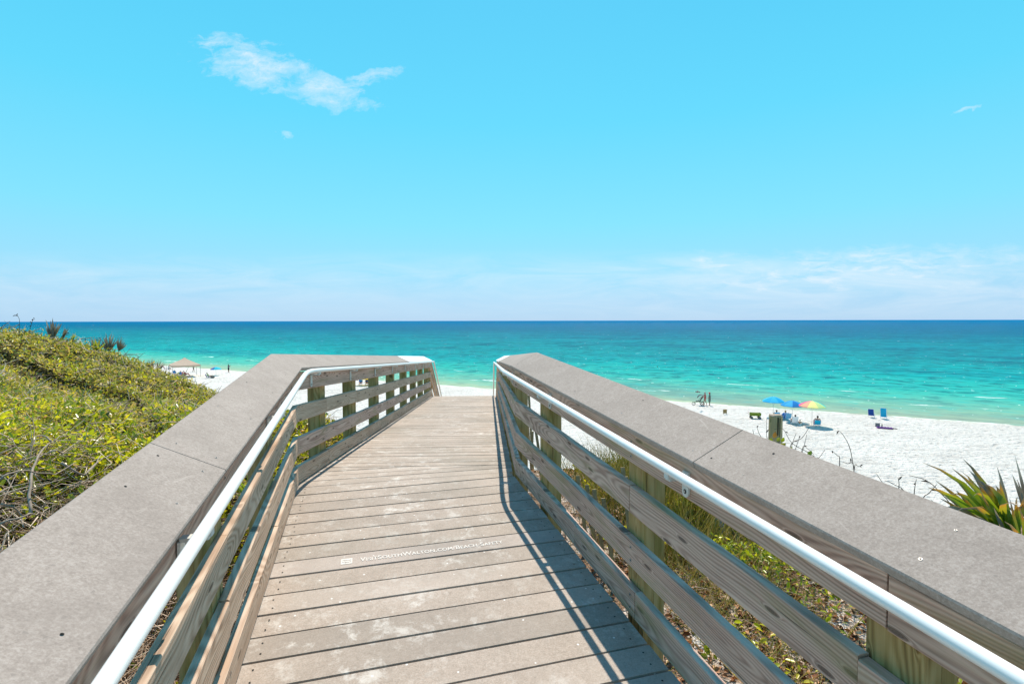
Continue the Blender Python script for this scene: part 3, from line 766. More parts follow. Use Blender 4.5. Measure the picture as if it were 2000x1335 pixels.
k = (dl > .2) & (rng.uniform(0, 1, len(x)) < sm(5.3, 4.0, np.hypot(x*.8, y))); x, y = x[k], y[k]; n = len(x)
A = np.stack([x, y, bush_top(x, y)-np.abs(rng.uniform(-.15, 1.0, n))**1.7*.7], -1); A[:, 2] = np.maximum(A[:, 2], ground_np(x, y)+.02)
dv = rng.normal(size=(n, 3))*np.array([1, 1, .5]); dv /= np.linalg.norm(dv, axis=1, keepdims=True)
B = A+dv*rng.uniform(.08, .42, n)[:, None]; B[:, 2] = np.maximum(B[:, 2], ground_np(B[:, 0], B[:, 1])+.01)
dlB, _ = rail_dist(B[:, 0], B[:, 1]); k = dlB > .17; A, B = A[k], B[k]
tw = sticks('dry_brush', A, B, rng.uniform(.0018, .0055, len(A)), M['twig'], rng, .10)
tag(tw, 'tangled bare tan twigs beside the near left railing', 'brush', kind='stuff')
# several stout bleached branches standing out of the tangle
def curve_tube(pts, r0, r1, n=5, sub=4):
    pts = [Vector(p) for p in pts]; out = []
    for i in range(len(pts)-1):
        p0 = pts[max(i-1, 0)]; a = pts[i]; b = pts[i+1]; p3 = pts[min(i+2, len(pts)-1)]
        for j in range(sub):
            t_ = j/sub; out.append(.5*((2*a)+(b-p0)*t_+(2*p0-5*a+4*b-p3)*t_*t_+(3*a-p0-3*b+p3)*t_**3))
    out.append(pts[-1]); m = len(out); return out, [r0+(r1-r0)*i/(m-1) for i in range(m)]
M['branch'] = simple('bleached branch', (.36, .29, .23), .85, .25, 40, .1)
M['stalkdark'] = simple('dark dry stalk', (.10, .075, .06), .85, .3, 40, .1)
brs = [[(60, 1000, 2.6), (62, 930, 2.75), (80, 880, 2.95), (100, 862, 3.1), (132, 845, 3.25)], [(100, 862, 3.1), (75, 850, 3.1), (62, 870, 3.0)], [(100, 880, 2.95), (140, 885, 3.1)],
       [(120, 905, 2.9), (165, 925, 3.0), (200, 885, 3.3)], [(165, 925, 3.0), (195, 900, 3.25), (220, 885, 3.4)], [(0, 935, 2.5), (40, 920, 2.6), (110, 925, 2.8), (150, 900, 3.0)], [(5, 1020, 2.4), (60, 1005, 2.5), (90, 1000, 2.6)], [(0, 985, 2.5), (40, 1000, 2.6), (50, 1030, 2.55)]]
for i, b in enumerate(brs):
    pts = [at_depth(*q) for q in b]; mb = MB(); cp_, rr = curve_tube(pts, .008 if i in (0, 3) else .0055, .002)
    for j, q in enumerate(cp_): cp_[j] = q+Vector((random.uniform(-1, 1), random.uniform(-1, 1), random.uniform(-1, 1)))*.008
    mb.tube(cp_, rr, 6); 
    mb.build('bare_branch', M['branch'], label='bleached bare branch poking out of the dry twigs beside the near left railing', cat='x') if False else tag(mb.build('bare_branch', M['branch']), 'bleached bare branch poking out of the dry twigs beside the near left railing', 'branch', 'bare branches in the dry twigs')

# leaf litter and small plants under and beside the railings
n = 26000
x = rng.uniform(-3.2, 5.6, n*2); y = rng.uniform(-.4, 8.5, n*2); dl, dr = rail_dist(x, y)
den = np.where(dr > 0, sm(-.45, .15, vnoise(x, y, 1.5, 61)+.35*sm(.5, 1.4, dr)-.10*sm(.0, .5, .9-dr)), .6)
den = den*np.clip(1.3-y/9, .25, 1)
k = ((dl > -.3) | (dr > -.3)) & (rng.uniform(0, 1, len(x)) < den); x, y = x[k][:n], y[k][:n]
P = np.stack([x, y, ground_np(x, y)+.05*vnoise(x, y, 1.3, 3)+rng.uniform(.0, .035, len(x))], -1)
tag(leaves('leaf_litter', P, rng.uniform(.025, .075, len(x)), M['litter'], rng, .55, .22, -.3, .5, None, None, .25), 'brown fallen leaves and litter on the sand below the railings', 'litter', kind='stuff')
n = 9000
x = rng.uniform(-3.0, 5.0, n*2); y = rng.uniform(-.2, 8, n*2); dl, dr = rail_dist(x, y)
k = ((dl > -.2) | (dr > -.1)) & (rng.uniform(0, 1, len(x)) < np.clip(.6+vnoise(x, y, 1.2, 71)*2, .1, 1)); x, y = x[k][:n], y[k][:n]; n = len(x)
A = np.stack([x, y, ground_np(x, y)+.03+rng.uniform(-.01, .06, n)], -1); dv = rng.normal(size=(n, 3))*np.array([1, 1, .15]); dv /= np.linalg.norm(dv, axis=1, keepdims=True)
tag(sticks('fallen_twigs', A, A+dv*rng.uniform(.06, .26, n)[:, None], rng.uniform(.001, .003, n), M['twig'], rng, .12), 'fallen dry twigs and pine needles scattered over the sand below the railings', 'twigs', kind='stuff')

# small leafy plants right of the walkway
def leafy_patch(name, x0, x1, y0, y1, n, hgt, L0, rng, cond, label, mat='leaf', rlo=.2, rhi=.75, wid=.46):
    x = rng.uniform(x0, x1, n*3); y = rng.uniform(y0, y1, n*3); dl, dr = rail_dist(x, y)
    v_ = vnoise(x, y, 2.0, 81); k = cond(x, y, dl, dr) & (rng.uniform(0, 1, len(x)) < sm(-.25, .12, v_)); x, y, v_ = x[k][:n], y[k][:n], v_[k][:n]
    h = hgt*(.35+.65*sm(-.2, .3, v_))
    P = np.stack([x, y, ground_np(x, y)+h*rng.uniform(.1, 1, len(x))**.6], -1)
    o = leaves(name, P, L0*rng.uniform(.6, 1.3, len(x)), M[mat], rng, wid, .14, -.2, 1.2, rng.uniform(rlo, rhi, len(x)))
    return tag(o, label, 'plants', kind='stuff')
leafy_patch('green_undergrowth', 1.9, 5.2, 2.6, 7.6, 5500, .30, .050, rng, lambda x, y, dl, dr: (dr > .85-.05*y) & (rng.uniform(0, 1, len(x)) < sm(3.0, 5.0, y)), 'green leafy undergrowth right of the boardwalk behind the railing', 'leaf', .02, .55)
leafy_patch('sparse_sprouts', 1.3, 4.2, .9, 3.6, 900, .22, .060, rng, lambda x, y, dl, dr: (dr > .55), 'sparse green sprouts among the fallen leaves by the near right railing', 'leaf', .3, .75)
def blades(name, cx_, cy_, n, sprx, spry, hlo, hhi, label, mat='grass', rng=rng, lean=.35, rad=.0035, kind='stuff', cat='grass', rn=None):
    x = cx_+rng.normal(0, sprx, n); y = cy_+rng.normal(0, spry, n); dl, dr = rail_dist(x, y); k = (dl > .25) | (dr > .22); x, y = x[k], y[k]; n = len(x)
    A = np.stack([x, y, ground_np(x, y)-.02], -1); h = rng.uniform(hlo, hhi, n)
    B = A+np.stack([rng.normal(0, lean, n)*h, rng.normal(0, lean, n)*h, h], -1)
    dlB, drB = rail_dist(B[:, 0], B[:, 1]); k = (dlB > .17) | (drB > .17)
    return tag(sticks(name, A[k], B[k], rad, M[mat], rng, .08), label, cat, kind=kind)
blades('dune_grass', 1.75, 6.1, 4200, .45, .75, .18, .62, 'tufts of pale dune grass growing right of the boardwalk bend')
blades("dry_grass", 1.8, 4.4, 2600, .45, 1.3, .05, .24, 'short straw coloured grass below the right railing', lean=.9, rad=.0026)
blades('tan_grass', -2.45, 6.3, 1800, .35, 1.2, .08, .42, 'straw grass growing left of the boardwalk past the bend', lean=.6, rad=.0035)
leafy_patch('low_creeper', -4.5, -1.9, 4.8, 9.5, 9000, .30, .05, rng, lambda x, y, dl, dr: (dl > .22), 'green creeping plants left of the boardwalk past the bend', 'leafolive', .1, .8)

leafy_patch('bend_plants', .9, 2.9, 4.7, 7.6, 3200, .34, .055, rng, lambda x, y, dl, dr: (dr > .28), 'yellow green plants mixed with grass just past the bend on the right', 'leaf', .3, .75)
# palmettos: stem > fronds of folded blades
def frond(parent, base, dirv, up_, n, L, spread, mat, rng, wid=.028, droop=.12, jitter=.12, open_=1.0):
    """fan of narrow folded blades from one point"""
    base = np.array(base); d0 = np.array(Vector(dirv).normalized()); u0 = np.array(Vector(up_).normalized())
    s0_ = np.cross(d0, u0); s0_ /= np.linalg.norm(s0_); n0 = np.cross(s0_, d0)
    V = []; Q = []; T_ = []; RN_ = []
    for i in range(n):
        a = (i/(n-1)-.5)*spread+rng.normal(0, .03); Li = L*(1-.22*abs(i/(n-1)-.5)*2)*rng.uniform(.82, 1.08)
        d = d0*math.cos(a)+s0_*math.sin(a)+n0*rng.normal(0, jitter); d /= np.linalg.norm(d)
        sd_ = np.cross(d, n0); sd_ /= np.linalg.norm(sd_); nn = np.cross(sd_, d); r_ = rng.uniform(0, 1); b0 = len(V)
        fr = [0, .18, .45, .7, .88, 1.0]; ws = [.35, .8, 1, .72, .35, .04]; bend = rng.normal(0, droop*.5, 3); bend[2] -= droop
        tw_ = rng.normal(0, .25)
        for f, w_ in zip(fr, ws):
            c_ = base+d*Li*f+bend*Li*f**3*1.2; ww = wid*w_*(L/.7)**.5
            sd2 = sd_*math.cos(tw_*f)+nn*math.sin(tw_*f)
            V += [c_-sd2*ww*.5+nn*ww*.28, c_-nn*ww*.05, c_+sd2*ww*.5+nn*ww*.28]; T_ += [f]*3; RN_ += [r_]*3
        for j in range(len(fr)-1):
            q = b0+j*3; Q += [(q, q+1, q+4, q+3), (q+1, q+2, q+5, q+4)]
    return np_mesh('frond', np.array(V), np.array(Q), mat, rnd=np.array(RN_), tt=np.array(T_), parent=parent)
def palmetto(base, fronds, label, group='palmettos on the dunes'):
    b = Vector(base); g = ground(b.x, b.y); root = empty('palmetto', (b.x, b.y, g), label=label, cat='palmetto', group=group)
    for (off, dirv, n, L, spread, mat, kw) in fronds:
        q = b+Vector(off)-Vector((b.x, b.y, g))
        frond(root, q, dirv, (0, -1, .35), n, L, spread, M[mat], rng, **kw)
        mb = MB(); cp_, rr = curve_tube([(q.x*.3, q.y*.3+.02, -.05), (q.x*.75, q.y*.75, q.z*.55), tuple(q)], .012, .007); mb.tube(cp_, rr, 6)
        mb.build('stem', M['palm_stem'], root)
    return root
M['palm_stem'] = simple('palmetto stem', (.22, .22, .06), .6, .25, 20)
# right, behind the near cap
B0 = at_depth(1985, 1095, 3.9)
palmetto(B0, [((0, 0, 0), (-.55, .12, .80), 25, .98, 1.3, 'palm', dict(wid=.060, jitter=.09, droop=.2)),
              ((.02, .1, -.02), (-.12, .25, .9), 17, .86, 1.1, 'palm', dict(wid=.058)), ((-.05, -.12, -.12), (-.3, -.05, .8), 17, .78, 1.5, 'palm', dict(wid=.055, jitter=.15)),
              ((-.2, .12, .0), (-.75, .2, .62), 9, .62, .7, 'palm', dict(wid=.034)),
              ((.25, -.1, -.1), (.25, .0, .8), 11, .6, 1.1, 'palmgreen', dict(wid=.045))],
         'green palmetto with orange and grey tips behind the right railing cap')
B1 = at_depth(2015, 1040, 4.6)
palmetto(B1, [((0, 0, 0), (-.12, .0, .95), 5, .72, .35, 'palmdry', dict(wid=.05, droop=.0)), ((.05, 0, 0), (-.55, .1, .55), 5, .45, .8, 'palmdry', dict(wid=.045, droop=.25)), ((.1, 0, 0), (.5, .1, .6), 6, .6, .8, 'palmdry', dict(wid=.045))],
         'dead grey palmetto with drooping blades at the far right')
# left ridge
def ridge_depth(px):
    d = ray(px, 640); best = (-9, 11)
    for yy in np.arange(7, 17, .1):
        xx = d.x/d.y*yy; e_ = float(bush_top(np.array([xx]), np.array([yy]))[0])/yy
        if e_ > best[0]: best = (e_, yy)
    return best[1]
def ridge(px, py, dep):
    yy = ridge_depth(px)+.15; d = ray(px, 640); xx = d.x/d.y*yy
    return Vector((xx, yy, float(bush_top(np.array([xx]), np.array([yy]))[0])-.03))
palmetto(ridge(103, 684, 11.5), [((0, 0, 0), (-.02, 0, 1), 9, .56, .95, 'palmdry', dict(wid=.07, droop=0, jitter=.05)), ((.15, .1, 0), (.35, 0, .8), 5, .45, .6, 'palmdry', dict(wid=.05))], 'dry upright palmetto on the dune ridge against the sea, leftmost of the ridge palmettos')
palmetto(ridge(212, 722, 10.6), [((0, 0, 0), (-.05, 0, 1), 19, .52, 1.5, 'palmdry', dict(wid=.045, droop=0, jitter=.1)), ((-.25, -.1, .0), (-.1, 0, 1), 14, .46, 1.2, 'palmdry', dict(wid=.04, droop=0)), ((-.1, -.3, -.08), (.15, -.1, 1), 11, .55, .9, 'palmgreen', dict(wid=.05)), ((.3, -.05, .0), (.3, 0, .9), 15, .46, 1.2, 'palmdry', dict(wid=.04, droop=0))], 'spiky grey and green palmetto in the middle of the dune ridge')
palmetto(ridge(292, 742, 10.2), [((0, 0, 0), (.1, 0, 1), 17, .38, 1.6, 'palmdry', dict(wid=.028, droop=0, jitter=.1)), ((.2, .0, -.04), (.35, 0, .8), 13, .40, 1.2, 'palmdry', dict(wid=.026, droop=0))], 'small dry palmetto low on the dune ridge beside the beach canopy')
palmetto(ridge(140, 720, 9.6), [((0, 0, 0), (.3, 0, .8), 10, .34, .9, 'palmgreen', dict(wid=.04))], 'small green palmetto frond in the scrub just below the ridge')
# under the left railing
palmetto(at_depth(694, 885, 7.2), [((0, 0, 0), (.1, 0, 1), 11, .42, 1.9, 'palmgreen', dict(wid=.045, jitter=.2)), ((.05, -.1, 0), (-.5, 0, .8), 8, .36, 1.2, 'palmgreen', dict(wid=.04))], 'small bright green palmetto seen through the far left railing')
palmetto(at_depth(505, 985, 4.1), [((0, 0, 0), (-.2, 0, 1), 12, .42, 2.0, 'palmgreen', dict(wid=.03, jitter=.25)), ((-.12, -.35, -.12), (-.5, -.2, .6), 10, .36, 1.5, 'palm', dict(wid=.03, jitter=.25))], 'palmetto growing close outside the left railing before the bend')

# curled dry stalks on the left ridge (drawn in the photo's silhouette, standing 10-11 m away)
def stalk(pts, r0, label, group, mat='stalkdark', buds=0, root_to_ground=True):
    if pts[0][2] > 9: rd = ridge_depth(pts[0][0])+.1; pts = [(a_, b_, rd) for a_, b_, _c in pts]
    P3 = [at_depth(*q) for q in pts]
    if root_to_ground:
        b = P3[0]; P3 = [Vector((b.x, b.y, min(ground(b.x, b.y), b.z-.1)))]+P3
    root = empty('dead_stalk', P3[0], label=label, cat='stalk', group=group); inv = -P3[0]
    mb = MB(); cp_, rr = curve_tube([q+inv for q in P3], r0, r0*.45); mb.tube(cp_, rr, 5); mb.build('stem', M[mat], root)
    m = len(cp_)
    for i in range(buds):
        j = int(m*random.uniform(.35, .97)); q = cp_[min(j, m-1)]; mb = MB(); L_ = random.uniform(.03, .07)
        e = q+Vector((random.uniform(-1, 1), random.uniform(-.5, .5), random.uniform(-.6, .8))).normalized()*L_
        mb.tube([q, (q+e)/2+Vector((0, 0, .006)), e], [r0*.5, r0*1.6, r0*.3], 5); mb.build('dry_leaf', M[mat], root)
    return root
G1 = 'curled dry stalks on the left dune ridge'
for pts, bd in (([(35, 668, 11), (38, 645, 11), (38, 625, 11), (34, 616, 11), (30, 615, 11)], 6), ([(54, 672, 11), (58, 645, 11), (63, 628, 11), (66, 620, 11), (68, 624, 11)], 6),
                ([(-12, 655, 11), (0, 641, 11), (10, 633, 11), (20, 627, 11)], 4), ([(112, 690, 10.8), (116, 665, 10.8), (124, 653, 10.8), (131, 650, 10.8), (133, 653, 10.8), (129, 655, 10.8)], 5),
                ([(112, 678, 10.6), (128, 665, 10.6), (140, 662, 10.6)], 3), ([(180, 700, 10.6), (186, 668, 10.6), (190, 660, 10.6), (196, 659, 10.6)], 4), ([(166, 690, 10.6), (168, 668, 10.6), (166, 661, 10.6)], 3),
                ([(6, 668, 11), (10, 645, 11), (16, 640, 11)], 2), ([(22, 670, 11), (28, 652, 11), (36, 650, 11)], 3), ([(46, 672, 11), (44, 655, 11), (38, 648, 11)], 2), ([(72, 676, 11), (66, 655, 11), (56, 650, 11)], 3), ([(256, 712, 10.4), (245, 690, 10.4), (236, 675, 10.4)], 1), ([(262, 712, 10.4), (274, 695, 10.4), (284, 688, 10.4)], 1)):
    stalk(pts, .0068, 'thin dark curled dry stalk rising above the left dune ridge against sea and sky', G1, buds=bd)
stalk([(140, 664, 10.6), (150, 663, 10.6), (170, 660, 10.6), (186, 658, 10.6)], .012, 'long straight grey dead frond lying over the left ridge stalks', None, 'branch', 0, False)
# bare twigs right of the cap
G2 = 'bare twigs on the dune right of the railing'
for pts in ([(1565, 960, 6.5), (1600, 905, 6.5), (1548, 866, 6.5), (1530, 838, 6.5), (1512, 838, 6.5)][1:], [(1540, 900, 6.5), (1546, 866, 6.5), (1565, 856, 6.5), (1578, 838, 6.5), (1580, 832, 6.5)], [(1560, 905, 6.5), (1568, 880, 6.5), (1576, 848, 6.5)],
            [(1548, 900, 6.5), (1556, 870, 6.5), (1562, 852, 6.5)], [(1545, 893, 6.5), (1547, 868, 6.5), (1555, 846, 6.5)], [(1585, 905, 6.5), (1600, 893, 6.5), (1611, 878, 6.5)], [(1566, 880, 6.5), (1580, 878, 6.5), (1590, 888, 6.5)],
            [(1500, 880, 6.5), (1497, 845, 6.5), (1498, 815, 6.5)], [(1488, 868, 6.5), (1482, 845, 6.5), (1478, 832, 6.5)], [(1470, 860, 6.5), (1472, 848, 6.5), (1470, 838, 6.5)],
            [(1670, 950, 5.5), (1668, 920, 5.5), (1660, 875, 5.5), (1646, 848, 5.5), (1636, 840, 5.5)], [(1668, 915, 5.5), (1655, 905, 5.5), (1646, 902, 5.5)], [(1668, 918, 5.5), (1676, 910, 5.5), (1683, 912, 5.5)],
            [(1735, 975, 5), (1728, 950, 5), (1712, 925, 5)], [(1755, 965, 5), (1756, 945, 5), (1754, 932, 5)], [(1785, 975, 5), (1787, 950, 5), (1790, 935, 5)], [(1770, 970, 5), (1745, 945, 5), (1728, 938, 5)],
            [(1860, 1000, 4.6), (1835, 960, 4.6), (1808, 937, 4.6), (1775, 928, 4.6)], [(1800, 985, 4.6), (1815, 962, 4.6), (1830, 945, 4.6)], [(1640, 905, 5.5), (1636, 890, 5.5), (1625, 880, 5.5)]):
    stalk(pts, .0050, 'thin bare dark twig sticking up behind the right railing cap against the sand', G2, buds=1)
# round-leaved shrub beside the piling
def leaf_obj(root, P, L, mat, nm='leaf'):
    d = Vector((random.uniform(-1, 1), random.uniform(-.6, .2), random.uniform(.1, 1))).normalized(); s_ = d.cross(Vector((random.uniform(-.3, .3), -1, .5))).normalized(); nn = s_.cross(d)
    mb = MB(); vs = [P]; n = 6; 
    for i in range(1, n): 
        f = i/n; w_ = L*.33*math.sin(math.pi*f**.8)
        vs += [P+d*L*f+s_*w_+nn*w_*.25, P+d*L*f-nn*L*.02*math.sin(math.pi*f), P+d*L*f-s_*w_+nn*w_*.25]
    vs.append(P+d*L); e = len(vs)-1; fs = [(0, 1, 2), (0, 2, 3)]
    for i in range(n-2): b = 1+i*3; fs += [(b, b+3, b+4, b+1), (b+1, b+4, b+5, b+2)]
    b = 1+(n-2)*3; fs += [(b, e, b+1), (b+1, e, b+2)]
    mb.add(vs, fs, 0, None, True); return mb.build(nm, mat, root)
M['sgl'] = simple('sea grape leaf', (.22, .28, .02), .35, .35, 9, .5, 0, .35); M['sgy'] = simple('yellowing leaf', (.38, .34, .03), .4, .3, 9, .5, 0, .35); M['sgo'] = simple('orange dead leaf', (.45, .20, .04), .5, .25, 12, .3, 0, .2)
def shrub(pts, label, L=.085, orange=True):
    b = at_depth(*pts[0]); g = ground(b.x, b.y); root = empty('leafy_shrub', (b.x, b.y, g), label=label, cat='shrub', group='round leaved shrubs by the piling')
    mb = MB(); inv = -Vector((b.x, b.y, g))
    for q in pts: 
        P = at_depth(*q)+inv; cp_, rr = curve_tube([Vector((0, 0, -.05)), P*.5+Vector((0, 0, .05)), P+Vector((0, 0, .03))], .009, .004); mb.tube(cp_, rr, 5)
    mb.build('stem', M['branch'], root)
    for i, q in enumerate(pts):
        P = at_depth(*q)+inv
        for j in range(3): leaf_obj(root, P+Vector((random.uniform(-.03, .03), random.uniform(-.05, .05), random.uniform(-.05, .02))), L*random.uniform(.75, 1.15), M[random.choice(['sgl', 'sgl', 'sgy'])])
    return root
r1 = shrub([(1505, 868, 6.5), (1512, 872, 6.5), (1520, 872, 6.5), (1530, 880, 6.5), (1538, 884, 6.5), (1500, 864, 6.5), (1524, 866, 6.5)], 'yellow green round leaved shrub at the foot of the wooden piling')
P = at_depth(1511, 855, 6.4)-Vector(r1.location); leaf_obj(r1, P, .085, M['sgo'], 'dead_leaf')
shrub([(1552, 890, 6.5), (1558, 892, 6.5), (1566, 896, 6.5), (1573, 890, 6.5), (1556, 886, 6.5)], 'small yellow green round leaved shrub right of the wooden piling', .07)
# lone sprigs among the litter near the camera
for i, (px, py) in enumerate(((1632, 1212), (1600, 1250), (1672, 1190), (1420, 1090), (1660, 1290), (1385, 1180))):
    d = ray(px, py); tq = 2.2
    for _ in range(40):
        P = d*tq
        if P.z < ground(P.x, P.y)+.10: break
        tq += .03
    g = ground(P.x, P.y); root = empty('sprig', (P.x, P.y, g), label='small green sprig of oval leaves growing from the leaf litter behind the near right railing', cat='sprig', group='green sprigs in the leaf litter')
    mb = MB(); mb.tube([(0, 0, -.02), (.01, 0, .06), (.0, .01, .14)], [.004, .003, .002], 5); mb.build('stem', M['palm_stem'], root)
    for j in range(7): leaf_obj(root, Vector((0, .01, .05+.013*j)), random.uniform(.04, .06), M['sgl'])

# wooden piling
pc = at_depth(1513.5, 880, 7.4); g = ground(pc.x, pc.y)
pil = empty('piling', (pc.x, pc.y, g), label='short weathered round wooden piling on the dune with a flaking top', cat='piling')
mb = MB(); R0 = .090; n = 22; zt = at_depth(1513.5, 810, 7.4).z-g; vs = []; gs = []
prof_ = [1+.03*random.uniform(-1, 1) for _ in range(n)]
for j, z in enumerate((-.3, .3, .6, zt-.02, zt)):
    for i in range(n):
        a = 2*math.pi*i/n; rr = R0*prof_[i]*(1.0 if j < 4 else .95)*(1.08-.08*z/zt); vs.append((math.cos(a)*rr, math.sin(a)*rr, z+(.012*math.sin(3*a) if j == 4 else 0))); gs.append((z+3, a*R0+.4, .02*math.sin(a)))
mb.add(vs, [(j*n+i, j*n+(i+1) % n, (j+1)*n+(i+1) % n, (j+1)*n+i) for j in range(4) for i in range(n)]+[tuple(range(4*n, 5*n))], 0, gs)
mb.build('shaft', M['piling'], pil)
mb = MB(); mb.add([(math.cos(2*math.pi*i/n)*R0*.93*prof_[i], math.sin(2*math.pi*i/n)*R0*.93*prof_[i], zt+.003+.008*math.sin(6*math.pi*i/n)) for i in range(n)]+[(math.cos(2*math.pi*i/n)*R0*1.0*prof_[i], math.sin(2*math.pi*i/n)*R0*1.0*prof_[i], zt-.012) for i in range(n)], [tuple(range(n))]+[(i, (i+1) % n, n+(i+1) % n, n+i) for i in range(n)])
mb.build('top_crust', M['branch'], pil)
for x_, w_, z0, z1 in ((-.01, .012, zt-.28, zt-.02), (.018, .006, .1, zt-.03)):
    mb = MB(); mb.box(x_, -R0*1.03, (z0+z1)/2, w_, .010, z1-z0); mb.build('crack', M['dark'], pil)

# slatted sand fence right of the bend
sf = empty('sand_fence', (1.6, 5.6, ground(1.6, 5.6)), label='leaning slatted sand fence half buried in grass right of the boardwalk bend', cat='fence')
inv = -Vector(sf.location); M['slat'] = simple('fence slat', (.33, .26, .15), .85, .25, 25, .1)
tops = []
fl_ = [(1128, 928, 5.2), (1146, 946, 4.9), (1160, 955, 4.7), (1178, 972, 4.5), (1216, 912, 4.4), (1222, 930, 4.2)]
for i, q in enumerate(fl_):
    T_ = at_depth(*q); gz = ground(T_.x, T_.y)
    b = Vector((T_.x+.10, T_.y-.12, gz-.1)); dirv = (T_-b); mb = MB(); s_ = Vector((1, .15, 0)).normalized(); n_ = Vector((-.15, 1, 0))
    vs = [p_+inv+s_*a+n_*c_ for p_ in (b, T_) for a, c_ in ((-.019, -.004), (.019, -.004), (.019, .004), (-.019, .004))]
    mb.add(vs, [(0, 1, 2, 3), (4, 5, 6, 7), (0, 1, 5, 4), (1, 2, 6, 5), (2, 3, 7, 6), (3, 0, 4, 7)]); mb.build('slat', M['slat'], sf); tops.append((b, T_))
for f in (.55, .9):
    mb = MB(); mb.tube([b.lerp(T_, f)+inv+Vector((0, -.006, 0)) for b, T_ in tops], .002, 4); mb.build('wire', M['galv'], sf)
# leaning slats beyond the right rail near the stair head
sf2 = empty('sand_fence', (1.0, 9.2, ground(1.0, 9.2)), label='sand fence slats leaning behind the far right railing posts', cat='fence'); inv = -Vector(sf2.location)
for q, lx in (((1008, 765, 10.5), .1), ((1017, 768, 10.3), -.05), ((1026, 765, 10.1), .15), ((1033, 772, 9.9), .1), ((1046, 838, 8.4), .12), ((1040, 842, 8.6), -.03), ((1049, 900, 7.2), .1)):
    T_ = at_depth(*q); gz = ground(T_.x, T_.y); b = Vector((T_.x+lx, T_.y-.1, gz-.1)); mb = MB(); s_ = Vector((1, .1, 0)).normalized(); n_ = Vector((-.1, 1, 0))
    vs = [p_+inv+s_*a+n_*c_ for p_ in (b, T_) for a, c_ in ((-.022, -.006), (.022, -.006), (.022, .006), (-.022, .006))]
    mb.add(vs, [(0, 1, 2, 3), (4, 5, 6, 7), (0, 1, 5, 4), (1, 2, 6, 5), (2, 3, 7, 6), (3, 0, 4, 7)]); mb.build('slat', M['slat'], sf2)

# ------------------------------------------------------------------ people and beach things
def cap_chain(mb, pts, rads, seg=10):
    """tapered limb with rounded ends"""
    for i, (p_, r_) in enumerate(zip(pts, rads)): mb.ball(p_, r_, 0, seg=seg, rings=6)
    for a, b, ra, rb in zip(pts[:-1], pts[1:], rads[:-1], rads[1:]): mb.tube([a, b], [ra, rb], seg)
def lerp(a, b, f): return Vector(a).lerp(Vector(b), f)
SK = {'tan': (.42, .24, .16), 'brown': (.28, .15, .09), 'pink': (.55, .30, .22)}
def joints(pose, h=1.7):
    s_ = h/1.7; J = {}
    def S(n, *a): J[n] = Vector(a)*s_
    if pose in ('stand', 'walk', 'phone'):
        S('pel', 0, 0, .92); S('chest', 0, .01, 1.25); S('neck', 0, .01, 1.43); S('head', 0, .03, 1.575)
        w_ = .13 if pose == 'walk' else .0
        for sg, n in ((-1, 'l'), (1, 'r')):
            S('hip'+n, sg*.09, 0, .88); S('kne'+n, sg*.10, sg*w_*.7+.03, .48); S('ank'+n, sg*.10, sg*w_*1.25-.02-(.06 if w_ and sg < 0 else 0), .08); S('toe'+n, sg*.12, sg*w_*1.25+.12, .03)
            S('sho'+n, sg*.18, 0, 1.38)
            if pose == 'phone': S('elb'+n, sg*.22, .14, 1.15); S('wri'+n, sg*.08, .34, 1.38)
            elif pose == 'walk': S('elb'+n, sg*.23, -sg*.06, 1.12); S('wri'+n, sg*.20, .18 if sg < 0 else .08, 1.0)
            else: S('elb'+n, sg*.24, -.02, 1.12); S('wri'+n, sg*.20, .13, .98)
    elif pose == 'push':
        J = joints('walk', h)
        for sg, n in ((-1, 'l'), (1, 'r')): S('elb'+n, sg*.22, .12, 1.14); S('wri'+n, sg*.18, .36, 1.05)
    elif pose == 'chair':      # reclined in a low beach chair, seat .22
        S('pel', 0, 0, .30); S('chest', 0, -.16, .60); S('neck', 0, -.24, .78); S('head', 0, -.25, .92)
        for sg, n in ((-1, 'l'), (1, 'r')):
            S('hip'+n, sg*.09, .02, .29); S('kne'+n, sg*.13, .42, .42); S('ank'+n, sg*.12, .78, .08); S('toe'+n, sg*.13, .92, .07)
            S('sho'+n, sg*.19, -.20, .72); S('elb'+n, sg*.30, -.05, .50); S('wri'+n, sg*.27, .18, .46)
    else:                      # sitting on the sand, knees up
        S('pel', 0, 0, .13); S('chest', 0, .03, .45); S('neck', 0, .05, .63); S('head', 0, .08, .77)
        for sg, n in ((-1, 'l'), (1, 'r')):
            S('hip'+n, sg*.09, .02, .12); S('kne'+n, sg*.13, .34, .40); S('ank'+n, sg*.11, .56, .07); S('toe'+n, sg*.12, .68, .03)
            S('sho'+n, sg*.18, .03, .58); S('elb'+n, sg*.22, .20, .36); S('wri'+n, sg*.12, .38, .36)
    return J, s_
_j = joints
def joints(pose, h=1.7):
    r_ = _j(pose, h); return r_[0] if pose == 'NA' else r_
def jj(pose, h):
    if pose == 'push':
        J, s_ = _j_walk(h); 
        for sg, n in ((-1, 'l'), (1, 'r')): J['elb'+n] = Vector((sg*.22, .12, 1.14))*s_; J['wri'+n] = Vector((sg*.18, .36, 1.05))*s_
        return J, s_
    return _j(pose, h)
def _j_walk(h): return _j('walk', h)
